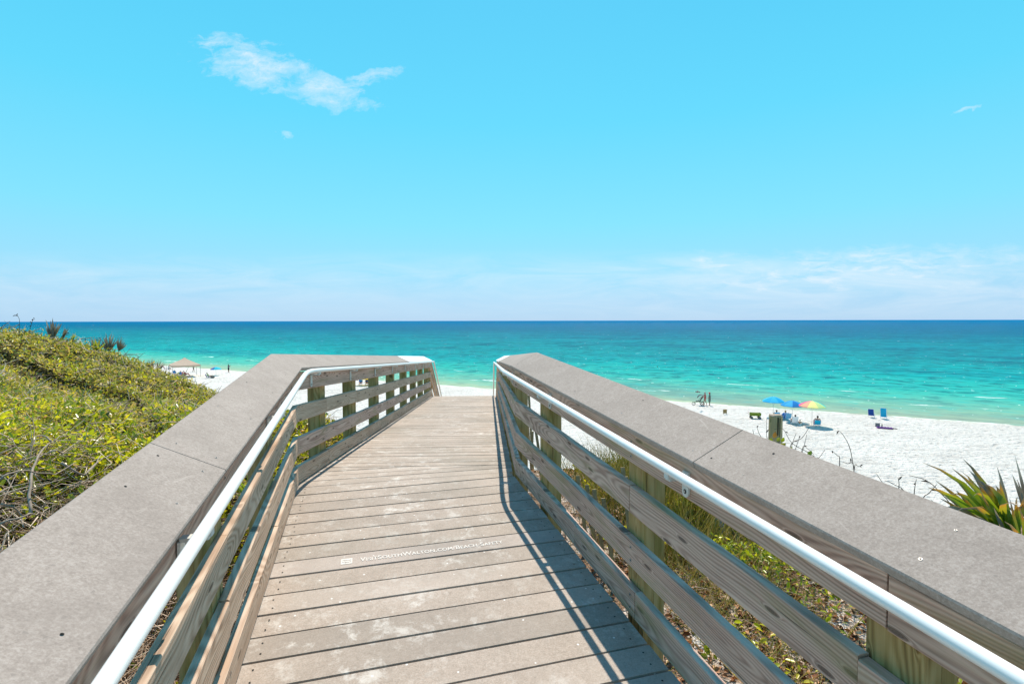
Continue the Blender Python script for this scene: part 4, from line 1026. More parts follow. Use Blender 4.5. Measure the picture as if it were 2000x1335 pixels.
def person(px, py, h, face, pose, skin, hair, cloth, label, group=None, z=None, hat=None, base=None):
    P = base if base is not None else on_z(px, py, -10.5)
    gz = ground(P.x, P.y) if z is None else z
    root_name = 'person'
    J, s_ = jj(pose, h); mb = MB()
    T = lambda n, r_: (J[n], r_*s_)
    cap_chain(mb, [J['pel'], lerp(J['pel'], J['chest'], .5), J['chest'], lerp(J['chest'], J['neck'], .6)], [q*s_ for q in (.125, .108, .125, .085)])
    cap_chain(mb, [J['shol'], J['chest'], J['shor']], [q*s_ for q in (.058, .10, .058)])
    cap_chain(mb, [lerp(J['chest'], J['neck'], .7), J['neck'], J['head']], [q*s_ for q in (.06, .048, .05)])
    mb.ball(J['head'], .082*s_, 0, .88, 1.0, 1.28); mb.ball(J['head']+Vector((0, .05, -.055))*s_, .05*s_, 0, .85, .9, .9)
    mb.ball(J['head']+Vector((0, .088, -.012))*s_, .014*s_, 0, .8, 1.2, 1.5, 6, 4)
    for sg, n in ((-1, 'l'), (1, 'r')):
        mb.ball(J['head']+Vector((sg*.076, -.005, -.01))*s_, .02*s_, 0, .4, .8, 1.3, 6, 4)
        cap_chain(mb, [J['hip'+n], J['kne'+n], lerp(J['kne'+n], J['ank'+n], .35), J['ank'+n], J['toe'+n]], [q*s_ for q in (.088, .058, .054, .036, .030)])
        cap_chain(mb, [J['sho'+n], J['elb'+n], lerp(J['elb'+n], J['wri'+n], .3), J['wri'+n]], [q*s_ for q in (.05, .038, .038, .026)])
        f = (J['wri'+n]-J['elb'+n]).normalized(); sd_ = f.cross(Vector((0, 0, 1)))
        sd_ = sd_.normalized() if sd_.length > .1 else Vector((1, 0, 0)); dn = f.cross(sd_)
        pc_ = J['wri'+n]+f*.05*s_; cap_chain(mb, [J['wri'+n], pc_], [.026*s_, .034*s_])
        for i, (o_, l_) in enumerate(((-.028, .062), (-.010, .072), (.010, .068), (.028, .052))):
            a = pc_+sd_*o_*s_+f*.02*s_; cap_chain(mb, [a, a+f*l_*.5*s_-dn*.006*s_, a+(f*.85-dn*.4).normalized()*l_*s_], [.0135*s_, .012*s_, .0105*s_], 6)
        a = pc_-f*.02*s_-sd_*.03*s_; cap_chain(mb, [a, a+(f*.6-sd_*.7)*.05*s_], [.015*s_, .012*s_], 6)
    # the body is merged into one continuous skin
    body = mb.build('person', simple('skin '+skin, SK[skin], .55, .08, 20), None)
    body.location = (P.x, P.y, gz); body.rotation_euler.z = face; tag(body, label, 'person', group)
    rm = body.modifiers.new('skin', 'REMESH'); rm.mode = 'VOXEL'; rm.voxel_size = .0135*s_; rm.use_smooth_shade = True
    # hair
    mb = MB(); hc = {'dark': (.03, .02, .015), 'brown': (.12, .07, .04), 'blond': (.38, .26, .12), 'grey': (.35, .32, .3)}[hair]
    mb.ball(J['head']+Vector((0, -.018, .026))*s_, .092*s_, 0, .93, .98, 1.12)
    mb.ball(J['head']+Vector((0, -.05, -.04))*s_, .072*s_, 0, 1, .8, 1.1)
    mb.build('hair', simple('hair '+hair, hc, .7, .3, 60), body)
    if hat:
        mb = MB(); c_ = J['head']+Vector((0, 0, .055))*s_
        mb.ball(c_, .098*s_, 0, 1, 1.05, .75); mb.tube([c_+Vector((0, .03, .0))*s_, c_+Vector((0, .032, .012))*s_], [.135*s_, .11*s_], 14); mb.build('hat', simple('hat '+str(hat), hat, .7), body)
    for kind, cc_ in cloth:
        mb = MB()
        if kind in ('shirt', 'dress', 'top'):
            lo_ = {'shirt': 0.0, 'dress': 0.0, 'top': .45}[kind]
            cap_chain(mb, [lerp(J['pel'], J['chest'], lo_), lerp(J['pel'], J['chest'], .55), J['chest'], lerp(J['chest'], J['neck'], .5)], [q*s_ for q in (.145, .13, .142, .10)], 14)
            cap_chain(mb, [J['shol'], J['chest'], J['shor']], [q*s_ for q in (.068, .11, .068)])
            if kind != 'top':
                for n in 'lr': cap_chain(mb, [J['sho'+n], lerp(J['sho'+n], J['elb'+n], .7)], [.064*s_, .06*s_])
            if kind == 'dress':
                for n in 'lr': cap_chain(mb, [J['hip'+n], lerp(J['hip'+n], J['kne'+n], .8)], [.13*s_, .125*s_], 12)
        if kind in ('shorts', 'bottoms', 'trousers'):
            e_ = {'shorts': .65, 'bottoms': .12, 'trousers': 1.0}[kind]
            cap_chain(mb, [J['pel']], [.140*s_], 14)
            for n in 'lr': cap_chain(mb, [J['hip'+n], lerp(J['hip'+n], J['kne'+n], e_)], [.103*s_, (.085 if e_ < 1 else .072)*s_], 12)
            if kind == 'trousers':
                for n in 'lr': cap_chain(mb, [J['kne'+n], lerp(J['kne'+n], J['ank'+n], .9)], [.07*s_, .055*s_], 12)
        nm = {'top': 'swim_top', 'bottoms': 'swim_bottoms'}.get(kind, kind)
        o_ = mb.build(nm, simple('cloth %s %s' % (kind, cc_), cc_, .8, .12, 30, .1), body)
        r2 = o_.modifiers.new('cloth', 'REMESH'); r2.mode = 'VOXEL'; r2.voxel_size = .016*s_; r2.use_smooth_shade = True
    return body

def gpt(px, py): P = on_z(px, py, -10.5); return Vector((P.x, P.y, ground(P.x, P.y)))
M['pole'] = simple('pale metal pole', (.55, .54, .52), .4, .1, 20, .5, .3)
def umbrella(px, py, h, rad, cols_, label, group='open beach umbrellas', tilt=0, rz=0, n=8, rise=.30, valance=.07, lean=(0, 0), z=None):
    b = gpt(px, py); root = empty('beach_umbrella', b, rz, label=label, cat='umbrella', group=group)
    mb = MB(); mb.tube([(0, 0, -.3), (lean[0]*.5, lean[1]*.5, h*.5), (lean[0], lean[1], h+rise*rad*1.0)], .018, 8); mb.build('pole', M['pole'], root)
    T_ = Matrix.Translation((lean[0], lean[1], h)) @ Matrix.Rotation(tilt, 4, 'X'); sub = 4
    mb = MB(); ring = []
    for i in range(n):
        for k_ in range(sub):
            col_i = i; vs = []; fs = []
            for a_ in (i+k_/sub, i+(k_+1)/sub):
                an = 2*math.pi*a_/n; fr = (a_ % 1.0); sag = 1-.055*math.sin(math.pi*fr)
                for j in range(6):
                    f = j/5; r_ = rad*f*(sag if j else 1); zz = rise*rad*2*(1-f**1.7)*.9
                    vs.append(T_ @ Vector((math.cos(an)*r_, math.sin(an)*r_, zz)))
                vs.append(T_ @ Vector((math.cos(an)*rad*sag*1.005, math.sin(an)*rad*sag*1.005, -valance)))
            fs = [(j, j+1, 8+j, 7+j) for j in range(0, 6)]
            mb.add(vs, fs, col_i % len(cols_), None, False)
    ms = [simple('umbrella cloth %s' % (c_,), c_, .75, .06, 15, .1, 0, .30) for c_ in cols_]
    cn = mb.build('canopy', ms, root)
    for i in range(n):
        an = 2*math.pi*i/n; mb = MB(); mb.tube([T_ @ Vector((0, 0, rise*rad*1.1)), T_ @ Vector((math.cos(an)*rad*.55, math.sin(an)*rad*.55, rise*rad*1.05)), T_ @ Vector((math.cos(an)*rad*.98, math.sin(an)*rad*.98, .0))], .006, 4); mb.build('rib', M['pole'], root)
    mb = MB(); mb.tube([T_ @ Vector((0, 0, rise*rad*1.75)), T_ @ Vector((0, 0, rise*rad*1.8+.1))], [.022, .008], 6); mb.build('finial', M['pole'], root)
    return root
def chair(px, py, rz, cc_, label, group=None, low=True, back=.62, recl=.45, P=None, frame=(.7, .7, .7)):
    b = gpt(px, py) if P is None else P; root = empty('beach_chair', b, rz, label=label, cat='chair', group=group)
    fm_ = simple('chair frame %s' % (frame,), frame, .4, .05, 10, .4); cl_ = simple('chair cloth %s' % (cc_,), cc_, .8, .12, 25, .1)
    sh = .20 if low else .40; W_ = .27
    def strip(name, pts, th=.012):
        mb = MB(); vs = []
        for p_ in pts:
            for x_ in (-W_+.02, W_-.02): vs += [(x_, p_[0], p_[1]), (x_, p_[0], p_[1]-th)]
        m_ = len(pts); fs = []
        for i in range(m_-1): a = i*4; fs += [(a, a+2, a+6, a+4), (a+1, a+5, a+7, a+3), (a, a+4, a+5, a+1), (a+2, a+3, a+7, a+6)]
        fs += [(0, 1, 3, 2), (m_*4-4, m_*4-2, m_*4-1, m_*4-3)]
        mb.add(vs, fs); return mb.build(name, cl_, root)
    y1, z1 = -.22-math.sin(recl)*back, sh+.02+math.cos(recl)*back
    strip('seat', [(.24, sh+.03), (.0, sh-.03), (-.2, sh)]); strip('backrest', [(-.22, sh+.03), ((-.22+y1)/2-.03, (sh+z1)/2), (y1, z1)])
    for sg in (-1, 1):
        x_ = sg*W_
        for nm, pts in (('leg', [(x_, .26, sh+.02), (x_, -.18, .0)]), ('leg', [(x_, .22, .0), (x_, -.22, sh+.02)]), ('back_frame', [(x_, -.22, sh), (x_, y1, z1+.02)]), ('armrest', [(x_*1.08, .20, sh+.22), (x_*1.08, -.30, sh+.24)]), ('arm_support', [(x_, .20, sh), (x_*1.08, .20, sh+.22)])):
            mb = MB(); mb.tube(pts, .012 if nm != 'armrest' else .02, 6); mb.build(nm, fm_, root)
    mb = MB(); mb.tube([(-W_, y1, z1+.02), (W_, y1, z1+.02)], .012, 6); mb.build('top_rail', fm_, root)
    return root

CYA = (.02, .42, .75); BL = (.03, .22, .62); NV = (.02, .06, .25)
# group on the right
umbrella(1510, 814, 1.75, 1.12, [(.02, .38, .80), (.05, .48, .88)], 'bright blue patterned beach umbrella, tallest and leftmost of the three on the right beach', rise=.24)
umbrella(1547, 823, 1.72, 1.10, [(.03, .30, .72), (.06, .42, .85), (.02, .20, .58)], 'plain mid blue beach umbrella between the patterned blue and the rainbow one', rise=.24, rz=.3)
umbrella(1585.5, 831, 1.98, 1.22, [(.92, .86, .35), (.90, .42, .30), (.88, .08, .30), (.75, .80, .85), (.02, .50, .62), (.80, .85, .85), (.02, .55, .60), (.55, .75, .35)][::-1], 'rainbow striped beach umbrella with pink, coral, yellow and teal panels', rise=.22, rz=R(-95))
person(1515, 818, 1.7, R(-10), 'chair', 'tan', 'brown', [('shorts', NV)], 'person sitting under the patterned blue umbrella, head just above the piling top'); chair(1515, 818, R(-10), CYA, 'low blue chair hidden behind the wooden piling under the blue umbrella')
person(1530, 819, 1.7, R(15), 'chair', 'tan', 'blond', [('shirt', BL)], 'person with fair hair sitting right behind the piling edge in blue'); chair(1530, 819, R(15), BL, 'low blue folding beach chair beside the right edge of the piling', None)
chair(1538, 820, R(-15), (.25, .55, .82), 'pale blue low beach chair between the piling and the white chair')
person(1551.5, 829, 1.72, R(-14), 'chair', 'brown', 'dark', [('shorts', (.3, .3, .3))], 'dark haired person seen from behind in the white covered chair'); chair(1551, 829, R(-14), (.80, .80, .82), 'low beach chair draped in white cloth under the plain blue umbrella', None, True, .66, .30)
person(1562, 831, 1.15, R(-50), 'sit', 'tan', 'brown', [('shorts', (.45, .65, .7))], 'small child sitting on the sand beside the white chair')
person(1595.5, 831.5, 1.75, R(-20), 'chair', 'pink', 'dark', [('bottoms', NV)], 'broad shouldered person with bare back under the rainbow umbrella'); chair(1595.5, 832, R(-20), (.03, .52, .72), 'turquoise low beach chair under the rainbow umbrella', None, True, .42, .25, frame=(.1, .2, .5))
chair(1702, 813, R(-42), (.02, .07, .30), 'empty navy blue beach chair at the waterline', 'empty beach chairs at the waterline', True, .80, .45)
chair(1726, 816.5, R(-42), (.02, .35, .62), 'empty bright turquoise beach chair at the waterline, taller of the two', 'empty beach chairs at the waterline', True, 1.02, .35)
# cooler, towel and sandals
b = gpt(1714, 832.5); co = empty('cooler_bag', b, R(15), label='grey soft cooler bag standing on the sand beside a purple towel', cat='cooler')
m1 = simple('cooler grey', (.16, .16, .18), .7); mb = MB(); mb.box(0, 0, .16, .34, .24, .32, 0, .02); mb.build('body', m1, co); mb = MB(); mb.box(0, 0, .335, .35, .25, .03, 0, .02); mb.build('lid', simple('cooler lid', (.25, .24, .23), .6), co)
mb = MB(); mb.tube([(-.17, 0, .3), (-.26, 0, .18), (-.32, .0, .02)], .014, 5); mb.build('strap', m1, co)
b = gpt(1722.5, 833); bt = empty('bottle', b, label='dark drink bottle standing between the cooler bag and the purple towel', cat='bottle'); mb = MB(); mb.tube([(0, 0, 0), (0, 0, .2), (0, 0, .24), (0, 0, .3)], [.05, .05, .022, .02], 10); mb.build('body', simple('bottle olive', (.12, .12, .06), .4), bt); mb = MB(); mb.tube([(0, 0, .3), (0, 0, .33)], .026, 8); mb.build('stopper', M['dark'], bt)
b = gpt(1728, 836.5); mb = MB(); n = 15
vs = [(-.62+1.24*i/(n-1), -.32+.64*j/(n-1), .03+.07*abs(math.sin(i*1.1+j*.7))+.05*math.sin(j*.9)**2) for i in range(n) for j in range(n)]+[(-.62+1.24*i/(n-1), -.32+.64*j/(n-1), .0) for i in range(n) for j in range(n)]
mb.add(vs, [(i*n+j, (i+1)*n+j, (i+1)*n+j+1, i*n+j+1) for i in range(n-1) for j in range(n-1)]+[(n*n-n+j, n*n-n+j+1, 2*n*n-n+j+1, 2*n*n-n+j) for j in range(n-1)]+[(j, n*n+j, n*n+j+1, j+1) for j in range(n-1)])
t_ = mb.build('beach_towel', simple('purple towel', (.20, .08, .26), .9, .5, 6, .1), label='crumpled purple beach towel on the sand by the cooler bag', cat=None) if False else mb.build('beach_towel', simple('purple towel', (.20, .08, .26), .9, .5, 6, .1)); t_.location = b; t_.rotation_euler.z = R(-25); tag(t_, 'crumpled purple beach towel on the sand by the cooler bag', 'towel')
for q in ((1740, 836.5), (1745, 837), (1750, 837.5)):
    b = gpt(*q); mb = MB(); mb.ball((0, 0, .03), .13, 0, 1.2, .5, .3); o = mb.build('sandal', M['dark']); o.location = b; tag(o, 'small dark sandal lying on the sand right of the purple towel', 'sandal', 'sandals on the sand')
    mb = MB(); mb.tube([(-.05, -.05, .06), (.0, 0, .10), (-.05, .05, .06)], .012, 5); mb.build('strap', m1, o)
# wagon
b = gpt(1475, 817); wg = empty('beach_wagon', b, R(-12), label='green folding beach wagon with dark wheels on the sand', cat='wagon')
gm = simple('olive canvas', (.17, .23, .03), .8, .25, 10, .1); mb = MB()
for (x0, y0, x1, y1) in ((-.52, -.27, .52, -.27), (.52, -.27, .52, .27), (.52, .27, -.52, .27), (-.52, .27, -.52, -.27)):
    dd_ = Vector((x1-x0, y1-y0, 0)).normalized(); nn = Vector((-dd_.y, dd_.x, 0))*.012; vs = []
    for (x_, y_) in ((x0, y0), (x1, y1)):
        for z_, k_ in ((.32, .96), (.62, 1.0)):
            for sg in (-1, 1): vs.append(Vector((x_*k_, y_*k_, z_))+nn*sg)
    mb.add(vs, [(0, 2, 6, 4), (1, 5, 7, 3), (2, 3, 7, 6), (0, 4, 5, 1)])
mb.box(0, 0, .33, 1.0, .52, .02); mb.build('basket', gm, wg)
mb = MB()
for i in range(9): mb.ball((random.uniform(-.38, .38), random.uniform(-.15, .15), .55), random.uniform(.09, .14), 0, 1.2, 1, .6)
mb.build('load', simple('wagon load', (.22, .27, .06), .8, .4, 8), wg)
for x_ in (-.40, .40):
    for y_ in (-.27, .27):
        mb = MB(); mb.tube([(x_, y_-.04, .13), (x_, y_+.04, .13)], .13, 16); w_ = mb.build('wheel', M['dark'], wg); mb = MB(); mb.tube([(x_, y_-.045, .13), (x_, y_+.045, .13)], .05, 10); mb.build('hub', M['pole'], w_)
mb = MB(); mb.tube([(-.52, 0, .3), (-.72, 0, .55), (-.70, 0, .72)], .014, 6); mb.tube([(-.70, -.09, .72), (-.70, .09, .72)], .018, 6); mb.build('handle', simple('wagon handle', (.45, .12, .10), .6), wg)
# small brown board sign
b = gpt(1416, 808.5); sg_ = empty('wooden_sign', b, R(8), label='small blank brown wooden board standing alone in the sand', cat='sign')
mb = MB(); mb.box(0, 0, .33, .44, .03, .44, 0, .006); mb.build('panel', simple('brown plywood', (.34, .21, .08), .8, .3, 7), sg_)
for x_ in (-.2, .2): mb = MB(); mb.box(x_, .03, .22, .035, .03, .60); mb.build('leg', M['slat'], sg_)
# couple with a stroller at the waterline
FW = R(78)
person(1377, 790.5, 1.68, FW, 'push', 'pink', 'grey', [('top', (.60, .14, .13)), ('bottoms', (.60, .14, .13))], 'person in a coral swimsuit pushing a stroller along the waterline')
person(1386, 791, 1.66, FW, 'stand', 'brown', 'dark', [('dress', (.17, .22, .19))], 'person in a red hat and grey green cover up walking beside the stroller', hat=(.65, .05, .08))
b = gpt(1366.5, 790.5); st = empty('stroller', b, FW, label='black three wheeled baby stroller rolling on the wet sand', cat='stroller'); st.scale = (1.3, 1.3, 1.3); fm_ = simple('stroller frame', (.07, .07, .08), .5)
cl_ = simple('stroller cloth', (.03, .03, .04), .8)
for (x_, y_, r_) in ((-.27, -.22, .17), (.27, -.22, .17), (0, .55, .15)):
    mb = MB(); ring_ = [(x_, y_+math.cos(a)*r_, r_+math.sin(a)*r_) for a in np.linspace(0, 2*math.pi, 17)]; mb.tube(ring_, .024, 6); w_ = mb.build('wheel', cl_, st)
    mb = MB(); mb.tube([(x_-.02, y_, r_), (x_+.02, y_, r_)], .035, 8)
    for a in range(6): mb.tube([(x_, y_, r_), (x_, y_+math.cos(a*math.pi/3)*r_, r_+math.sin(a*math.pi/3)*r_)], .005, 4)
    mb.build('spokes', M['pole'], w_)
for x_ in (-.25, .25):
    mb = MB(); mb.tube([(x_*.3, .55, .17), (x_, .1, .42), (x_, -.42, 1.02)], .014, 6); mb.build('frame_bar', fm_, st); mb = MB(); mb.tube([(x_, -.22, .17), (x_, .1, .42)], .014, 6); mb.build('frame_bar', fm_, st)
mb = MB(); mb.tube([(-.25, -.42, 1.02), (.25, -.42, 1.02)], .018, 6); mb.build('push_handle', fm_, st)
mb = MB(); mb.add([(-.2, .35, .42), (.2, .35, .42), (.2, -.02, .38), (-.2, -.02, .38), (-.2, -.25, .85), (.2, -.25, .85), (-.2, .35, .38), (.2, .35, .38), (.2, .02, .34), (-.2, .02, .34), (-.2, -.28, .82), (.2, -.28, .82)], [(0, 1, 2, 3), (3, 2, 5, 4), (6, 9, 8, 7), (9, 10, 11, 8), (0, 6, 7, 1), (4, 5, 11, 10), (0, 3, 9, 6), (3, 4, 10, 9), (1, 7, 8, 2), (2, 8, 11, 5)]); mb.build('seat', cl_, st)
mb = MB(); m_ = 7; vs = []
for i in range(m_):
    a = R(-10+100*i/(m_-1))
    for x_ in (-.23, -.12, 0, .12, .23): vs.append((x_, -.12+math.cos(a+R(20))*.36*(1-.3*abs(x_)), .66+math.sin(a+R(20))*.36*(1-.5*x_*x_)))
mb.add(vs, [(i*5+j, i*5+j+1, i*5+j+6, i*5+j+5) for i in range(m_-1) for j in range(4)]); h_ = mb.build('hood', simple('stroller hood', (.05, .05, .07), .8), st); sm_ = h_.modifiers.new('thick', 'SOLIDIFY'); sm_.thickness = .015
# swimmer
P = on_z(1284, 717, ZS); person(0, 0, 1.7, R(0), 'stand', 'brown', 'dark', [('shorts', NV)], 'swimmer in the water with only head and shoulders showing', base=Vector((P.x, P.y, 0)), z=ZS-1.42)
# gull over the water
P = at_depth(1362, 765, 60); gl = empty('gull', P, R(60), label='small dark gull flying low over the water above the stroller', cat='bird'); mb = MB(); mb.ball((0, 0, 0), .09, 0, .8, 2.2, .8); mb.ball((0, .2, .03), .05); mb.tube([(0, -.18, 0), (0, -.32, .01)], [.05, .07], 6); mb.build('body', simple('gull grey', (.14, .13, .13), .8), gl)
for sg in (-1, 1): mb = MB(); mb.add([(0, .08, .03), (sg*.3, .1, .14), (sg*.62, -.05, .08), (sg*.3, -.08, .12), (0, -.08, .03), (0, .08, .015), (sg*.3, .1, .125), (sg*.62, -.05, .07), (sg*.3, -.08, .105), (0, -.08, .015)], [(0, 1, 3, 4), (1, 2, 3), (5, 9, 8, 6), (6, 8, 7), (0, 5, 6, 1), (1, 6, 7, 2), (2, 7, 8, 3), (3, 8, 9, 4)]); mb.build('wing', simple('gull grey', (.25, .22, .2), .8), gl)

# canopy group on the left
cc0 = Vector((-62.3, 97.2, 0)); cc0.z = ground(cc0.x, cc0.y); tn = empty('canopy_tent', cc0, R(40), label='pale pink beige pop up canopy tent on four thin legs over the beach', cat='canopy')
pk = simple('canopy cloth', (.60, .46, .38), .8, .06, 6, .1, 0, .25); a_ = 2.25; e_ = 2.30; pkz = 3.62
mb = MB(); vs = []; fs = []
NS = 6
for s_i in range(4):
    an = R(45+90*s_i); A = Vector((math.cos(an), math.sin(an), 0))*a_*1.414; an2 = an+R(90); B = Vector((math.cos(an2), math.sin(an2), 0))*a_*1.414
    vs = []
    for i in range(NS+1):
        f = i/NS; 
        for j in range(NS+1):
            g_ = j/NS; q = A.lerp(B, g_)*f; z_ = pkz+(e_-pkz)*(f**.82)-.06*math.sin(math.pi*g_)*f; vs.append((q.x, q.y, z_))
    fs = [(i*(NS+1)+j, (i+1)*(NS+1)+j, (i+1)*(NS+1)+j+1, i*(NS+1)+j+1) for i in range(NS) for j in range(NS)]
    o0 = len(vs)
    for j in range(NS+1): q = A.lerp(B, j/NS); vs.append((q.x*1.004, q.y*1.004, e_-.34-.03*math.sin(math.pi*j/NS)))
    fs += [(NS*(NS+1)+j, NS*(NS+1)+j+1, o0+j+1, o0+j) for j in range(NS)]
    mb.add(vs, fs)
mb.build('roof', pk, tn)
for s_i in range(4):
    an = R(45+90*s_i); A = Vector((math.cos(an), math.sin(an), 0))*a_*1.40; mb = MB(); mb.tube([(A.x, A.y, -.05), (A.x, A.y, e_+.02)], .035, 6); mb.build('leg', simple('canopy leg', (.30, .29, .28), .5), tn)
RC = (.65, .03, .06)
person(341, 733, 1.75, R(25), 'chair', 'pink', 'dark', [('shirt', RC), ('shorts', (.3, .05, .05))], 'person in a red shirt and black hat sitting under the left half of the canopy', hat=(.03, .03, .03)); chair(341, 733.5, R(25), BL, 'blue and white folding chair under the canopy behind the black hat', 'folding chairs under the canopy', False, .55, .3, frame=(.75, .75, .78))
person(355, 734.5, 1.7, R(-5), 'chair', 'tan', 'brown', [('shirt', (.80, .04, .08))], 'person in a bright red top sitting under the centre of the canopy', hat=(.65, .10, .08)); chair(355, 735.5, R(-5), BL, 'blue and white folding chair under the middle of the canopy', 'folding chairs under the canopy', False, .5, .3, frame=(.8, .8, .82))
person(362, 733.5, 1.6, R(-70), 'chair', 'tan', 'brown', [('shirt', (.35, .05, .08)), ('trousers', (.40, .05, .07))], 'person in dark red clothes stretched out at the right side under the canopy'); chair(362, 733.5, R(-70), (.30, .03, .05), 'dark red low chair at the right side under the canopy', None)
person(329, 721.5, 1.6, R(-80), 'sit', 'tan', 'brown', [('shirt', (.55, .6, .65))], 'person in a pale shirt sitting on the sand beyond the canopy'); b = gpt(324.5, 721.5)
chair(324, 721.5, R(-70), (.28, .07, .07), 'empty dark red chair on the sand left behind the canopy', None)
person(378, 726, 1.72, R(-75), 'walk', 'tan', 'brown', [('shorts', (.25, .20, .15))], 'bare chested person walking on the sand behind the canopy')
umbrella(422, 733, 1.25, 1.02, [(.05, .52, .70), (.10, .62, .78), (.10, .62, .78), (.05, .30, .60), (.70, .05, .12), (.04, .20, .55), (.04, .52, .70), (.05, .52, .70)], 'low beach umbrella with red, blue and aqua panels right of the canopy', rise=.24, rz=R(10))
person(407.5, 738, 1.7, R(-40), 'chair', 'tan', 'dark', [('shirt', (.40, .55, .20))], 'person in a lime green shirt sitting below the red and blue umbrella'); chair(407, 738.5, R(-40), NV, 'low dark blue chair under the person in the lime green shirt', None)
b = gpt(415, 738.3); bg_ = empty('beach_bag', b, label='brown and grey beach bag on the sand beside the seated person in lime green', cat='bag'); mb = MB(); mb.ball((0, 0, .22), .30, 0, 1.5, .8, .8); mb.build('body', simple('bag brown', (.16, .14, .12), .8, .5, 5), bg_); mb = MB(); mb.tube([(-.3, 0, .35), (0, 0, .62), (.3, 0, .35)], .02, 6); mb.build('handle', simple('bag handle', (.25, .18, .12), .8), bg_)
man = person(446.5, 727, 1.72, R(-25), 'phone', 'brown', 'dark', [('shirt', (.16, .16, .17)), ('shorts', (.02, .02, .03))], 'person in a grey shirt and black shorts standing at the waterline with both arms raised')
umbrella(237, 716, 1.6, 1.1, [(.78, .10, .10), (.80, .75, .72)], 'red and white beach umbrella half hidden by the ridge palmetto', rise=.30)
# seen through the left railing
umbrella(713, 752, 1.12, 1.35, [(.85, .55, .05), (.88, .80, .15)], 'yellow and orange beach umbrella seen through the far left railing')
for q, nm in ((704.5, 'left'), (717, 'right')):
    person(q, 750.5, 1.7, R(190), 'chair', 'tan', 'dark', [('shirt', BL if nm == 'left' else NV)], 'person in a %s shirt by the yellow umbrella seen through the left railing' % ('blue' if nm == 'left' else 'navy'))
    chair(q, 750.5, R(190), BL if nm == 'left' else NV, '%s folding chair by the yellow umbrella seen through the left railing' % ('blue' if nm == 'left' else 'navy'), None)

# ------------------------------------------------------------------ light
SUN_EL, SUN_AZ = R(57), R(0.8)
sd = bpy.data.lights.new('sun', 'SUN'); sd.energy = 5.0; sd.angle = R(.5); sd.color = (1, .90, .76)
so = bpy.data.objects.new('sun', sd); col.objects.link(so)
sdir = Vector((math.sin(SUN_AZ)*math.cos(SUN_EL), math.cos(SUN_AZ)*math.cos(SUN_EL), math.sin(SUN_EL)))
so.rotation_euler = (-sdir).to_track_quat('-Z', 'Y').to_euler()
w = bpy.data.worlds.new('World'); scene.world = w; w.use_nodes = True; nt = w.node_tree; nt.nodes.clear()
class WT(NT):
    def __init__(s): s.t = nt
t = WT(); outw = t.n('ShaderNodeOutputWorld'); bg = t.n('ShaderNodeBackground'); t.l(bg.outputs[0], outw.inputs[0])
sky = t.n('ShaderNodeTexSky', sky_type='NISHITA', sun_disc=False); sky.sun_elevation = SUN_EL; sky.sun_rotation = SUN_AZ; sky.air_density = 1.2; sky.dust_density = .6; sky.ozone_density = 2
tc = t.n('ShaderNodeTexCoord').outputs['Generated']
sep = t.n('ShaderNodeSeparateXYZ'); t.l(tc, sep.inputs[0]); dx, dy, dz = sep.outputs
def L3(r, g, b): return tuple((x/255)**2.2 for x in (r, g, b))
grad = t.ramp(dz, [(0, L3(172, 214, 248)), (.035, L3(164, 215, 251)), (.09, L3(146, 221, 253)), (.18, L3(122, 226, 254)), (.35, L3(90, 218, 254)), (.55, L3(72, 204, 248)), (.75, L3(70, 150, 215)), (1, L3(60, 125, 190))])
skyc = t.mix(.12, grad, t.mix(1.0, sky.outputs[0], (.13, .13, .13), 'MULTIPLY'))
# clouds, as directions on the dome: azimuth / elevation plane
az = t.math('DIVIDE', dx, t.math('MAXIMUM', dy, .05)); el = t.math('DIVIDE', dz, t.math('MAXIMUM', dy, .05))
cb = t.n('ShaderNodeCombineXYZ'); t.l(az, cb.inputs[0]); t.l(el, cb.inputs[1]); cv = cb.outputs[0]
nv = t.n('ShaderNodeTexNoise'); nv.inputs['Scale'].default_value = 14; nv.inputs['Detail'].default_value = 6; nv.inputs['Roughness'].default_value = .6; t.l(cv, nv.inputs['Vector'])
va = t.n('ShaderNodeVectorMath', operation='SUBTRACT'); t.l(nv.outputs['Color'], va.inputs[0]); va.inputs[1].default_value = (.5, .5, .5)
vb = t.n('ShaderNodeVectorMath', operation='MULTIPLY_ADD'); t.l(va.outputs[0], vb.inputs[0]); vb.inputs[1].default_value = (.14, .055, 0); t.l(cv, vb.inputs[2]); cvd = vb.outputs[0]
front = t.ramp(dy, [(.05, 0), (.2, 1)])
def blob(cx_, cy_, wx, wy, rot=0):
    m = t.n('ShaderNodeMapping', vector_type='TEXTURE'); t.l(cvd, m.inputs[0]); m.inputs['Location'].default_value = (cx_, cy_, 0)
    m.inputs['Scale'].default_value = (wx, wy, 1); m.inputs['Rotation'].default_value = (0, 0, rot)
    ln_ = t.n('ShaderNodeVectorMath', operation='LENGTH'); t.l(m.outputs[0], ln_.inputs[0])
    return t.ramp(ln_.outputs['Value'], [(.0, 1), (.5, .75), (1, 0)])
wispn = t.noise(t.mapp(cvd, (8, 30, 1), rot=(0, 0, R(24))), 1, 8, .70, .3)
wisp2 = t.noise(t.mapp(cv, (30, 46, 1), rot=(0, 0, R(-25))), 1, 5, .7, .3)
shape = t.math('MAXIMUM', blob(-.475, .486, .20, .068, R(-17)), t.math('MAXIMUM', blob(-.35, .446, .14, .050, R(-18)), t.math('MULTIPLY', blob(-.265, .462, .085, .026, R(8)), .9)))
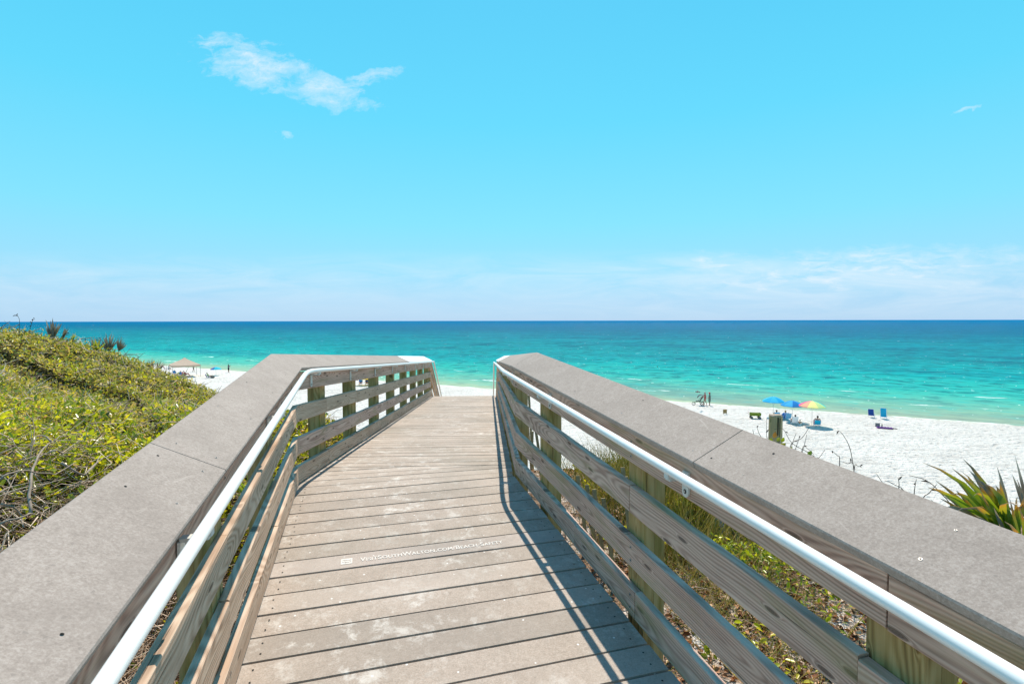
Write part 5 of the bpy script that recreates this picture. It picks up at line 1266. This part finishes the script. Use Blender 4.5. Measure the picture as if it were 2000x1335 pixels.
cl1 = t.math('SUBTRACT', t.math('ADD', shape, t.math('MULTIPLY_ADD', wispn, 2.3, -1.15)), t.math('MULTIPLY', wisp2, .85))
cl1 = t.math('MULTIPLY', t.ramp(cl1, [(.06, 0), (.58, .40), (1.35, .88)]), t.ramp(shape, [(.0, 0), (.25, 1)]))
s2 = t.math('MAXIMUM', t.math('MULTIPLY', blob(-.43, .355, .04, .012, R(-15)), .6), t.math('MULTIPLY', blob(.86, .40, .035, .008, R(20)), .6))
cl2 = t.ramp(t.math('SUBTRACT', t.math('ADD', s2, t.math('MULTIPLY', wispn, .7)), t.math('MULTIPLY', wisp2, .25)), [(.55, 0), (.9, .5)])
# low cirrus bank to the right and faint veil along the horizon
lown = t.noise(t.mapp(cv, (4.5, 26, 1), rot=(0, 0, R(6))), 1, 8, .66, .8)
bank = t.math('MULTIPLY', t.ramp(el, [(.0, .15), (.04, .6), (.09, 1), (.14, 0)]), t.math('ADD', t.ramp(az, [(.0, .0), (.25, .35), (.45, .5)]), .5))
lowc = t.math('MULTIPLY', t.ramp(lown, [(.36, 0), (.66, 1)]), bank)
fine_ = t.noise(t.mapp(cv, (14, 60, 1), rot=(0, 0, R(14))), 1, 6, .7, .5)
bank2 = t.math('MULTIPLY', t.math('MAXIMUM', blob(.66, .095, .46, .05, R(3)), t.math('MULTIPLY', blob(.42, .105, .12, .035, R(-8)), 1.0)), t.ramp(fine_, [(.38, 0), (.68, .75)]))
cl = t.math('MULTIPLY', t.math('MAXIMUM', t.math('MAXIMUM', cl1, cl2), t.math('MAXIMUM', t.math('MULTIPLY', lowc, .55), bank2)), front)
skyc = t.mix(t.math('MULTIPLY', cl, .95), skyc, (.93, .96, 1.0))
t.l(skyc, bg.inputs[0]); bg.inputs[1].default_value = .86
scene.view_settings.view_transform = 'Standard'; scene.view_settings.look = 'None'; scene.view_settings.exposure = .25; scene.view_settings.gamma = 1
scene.render.engine = 'CYCLES'; scene.cycles.max_bounces = 6; scene.cycles.use_denoising = True
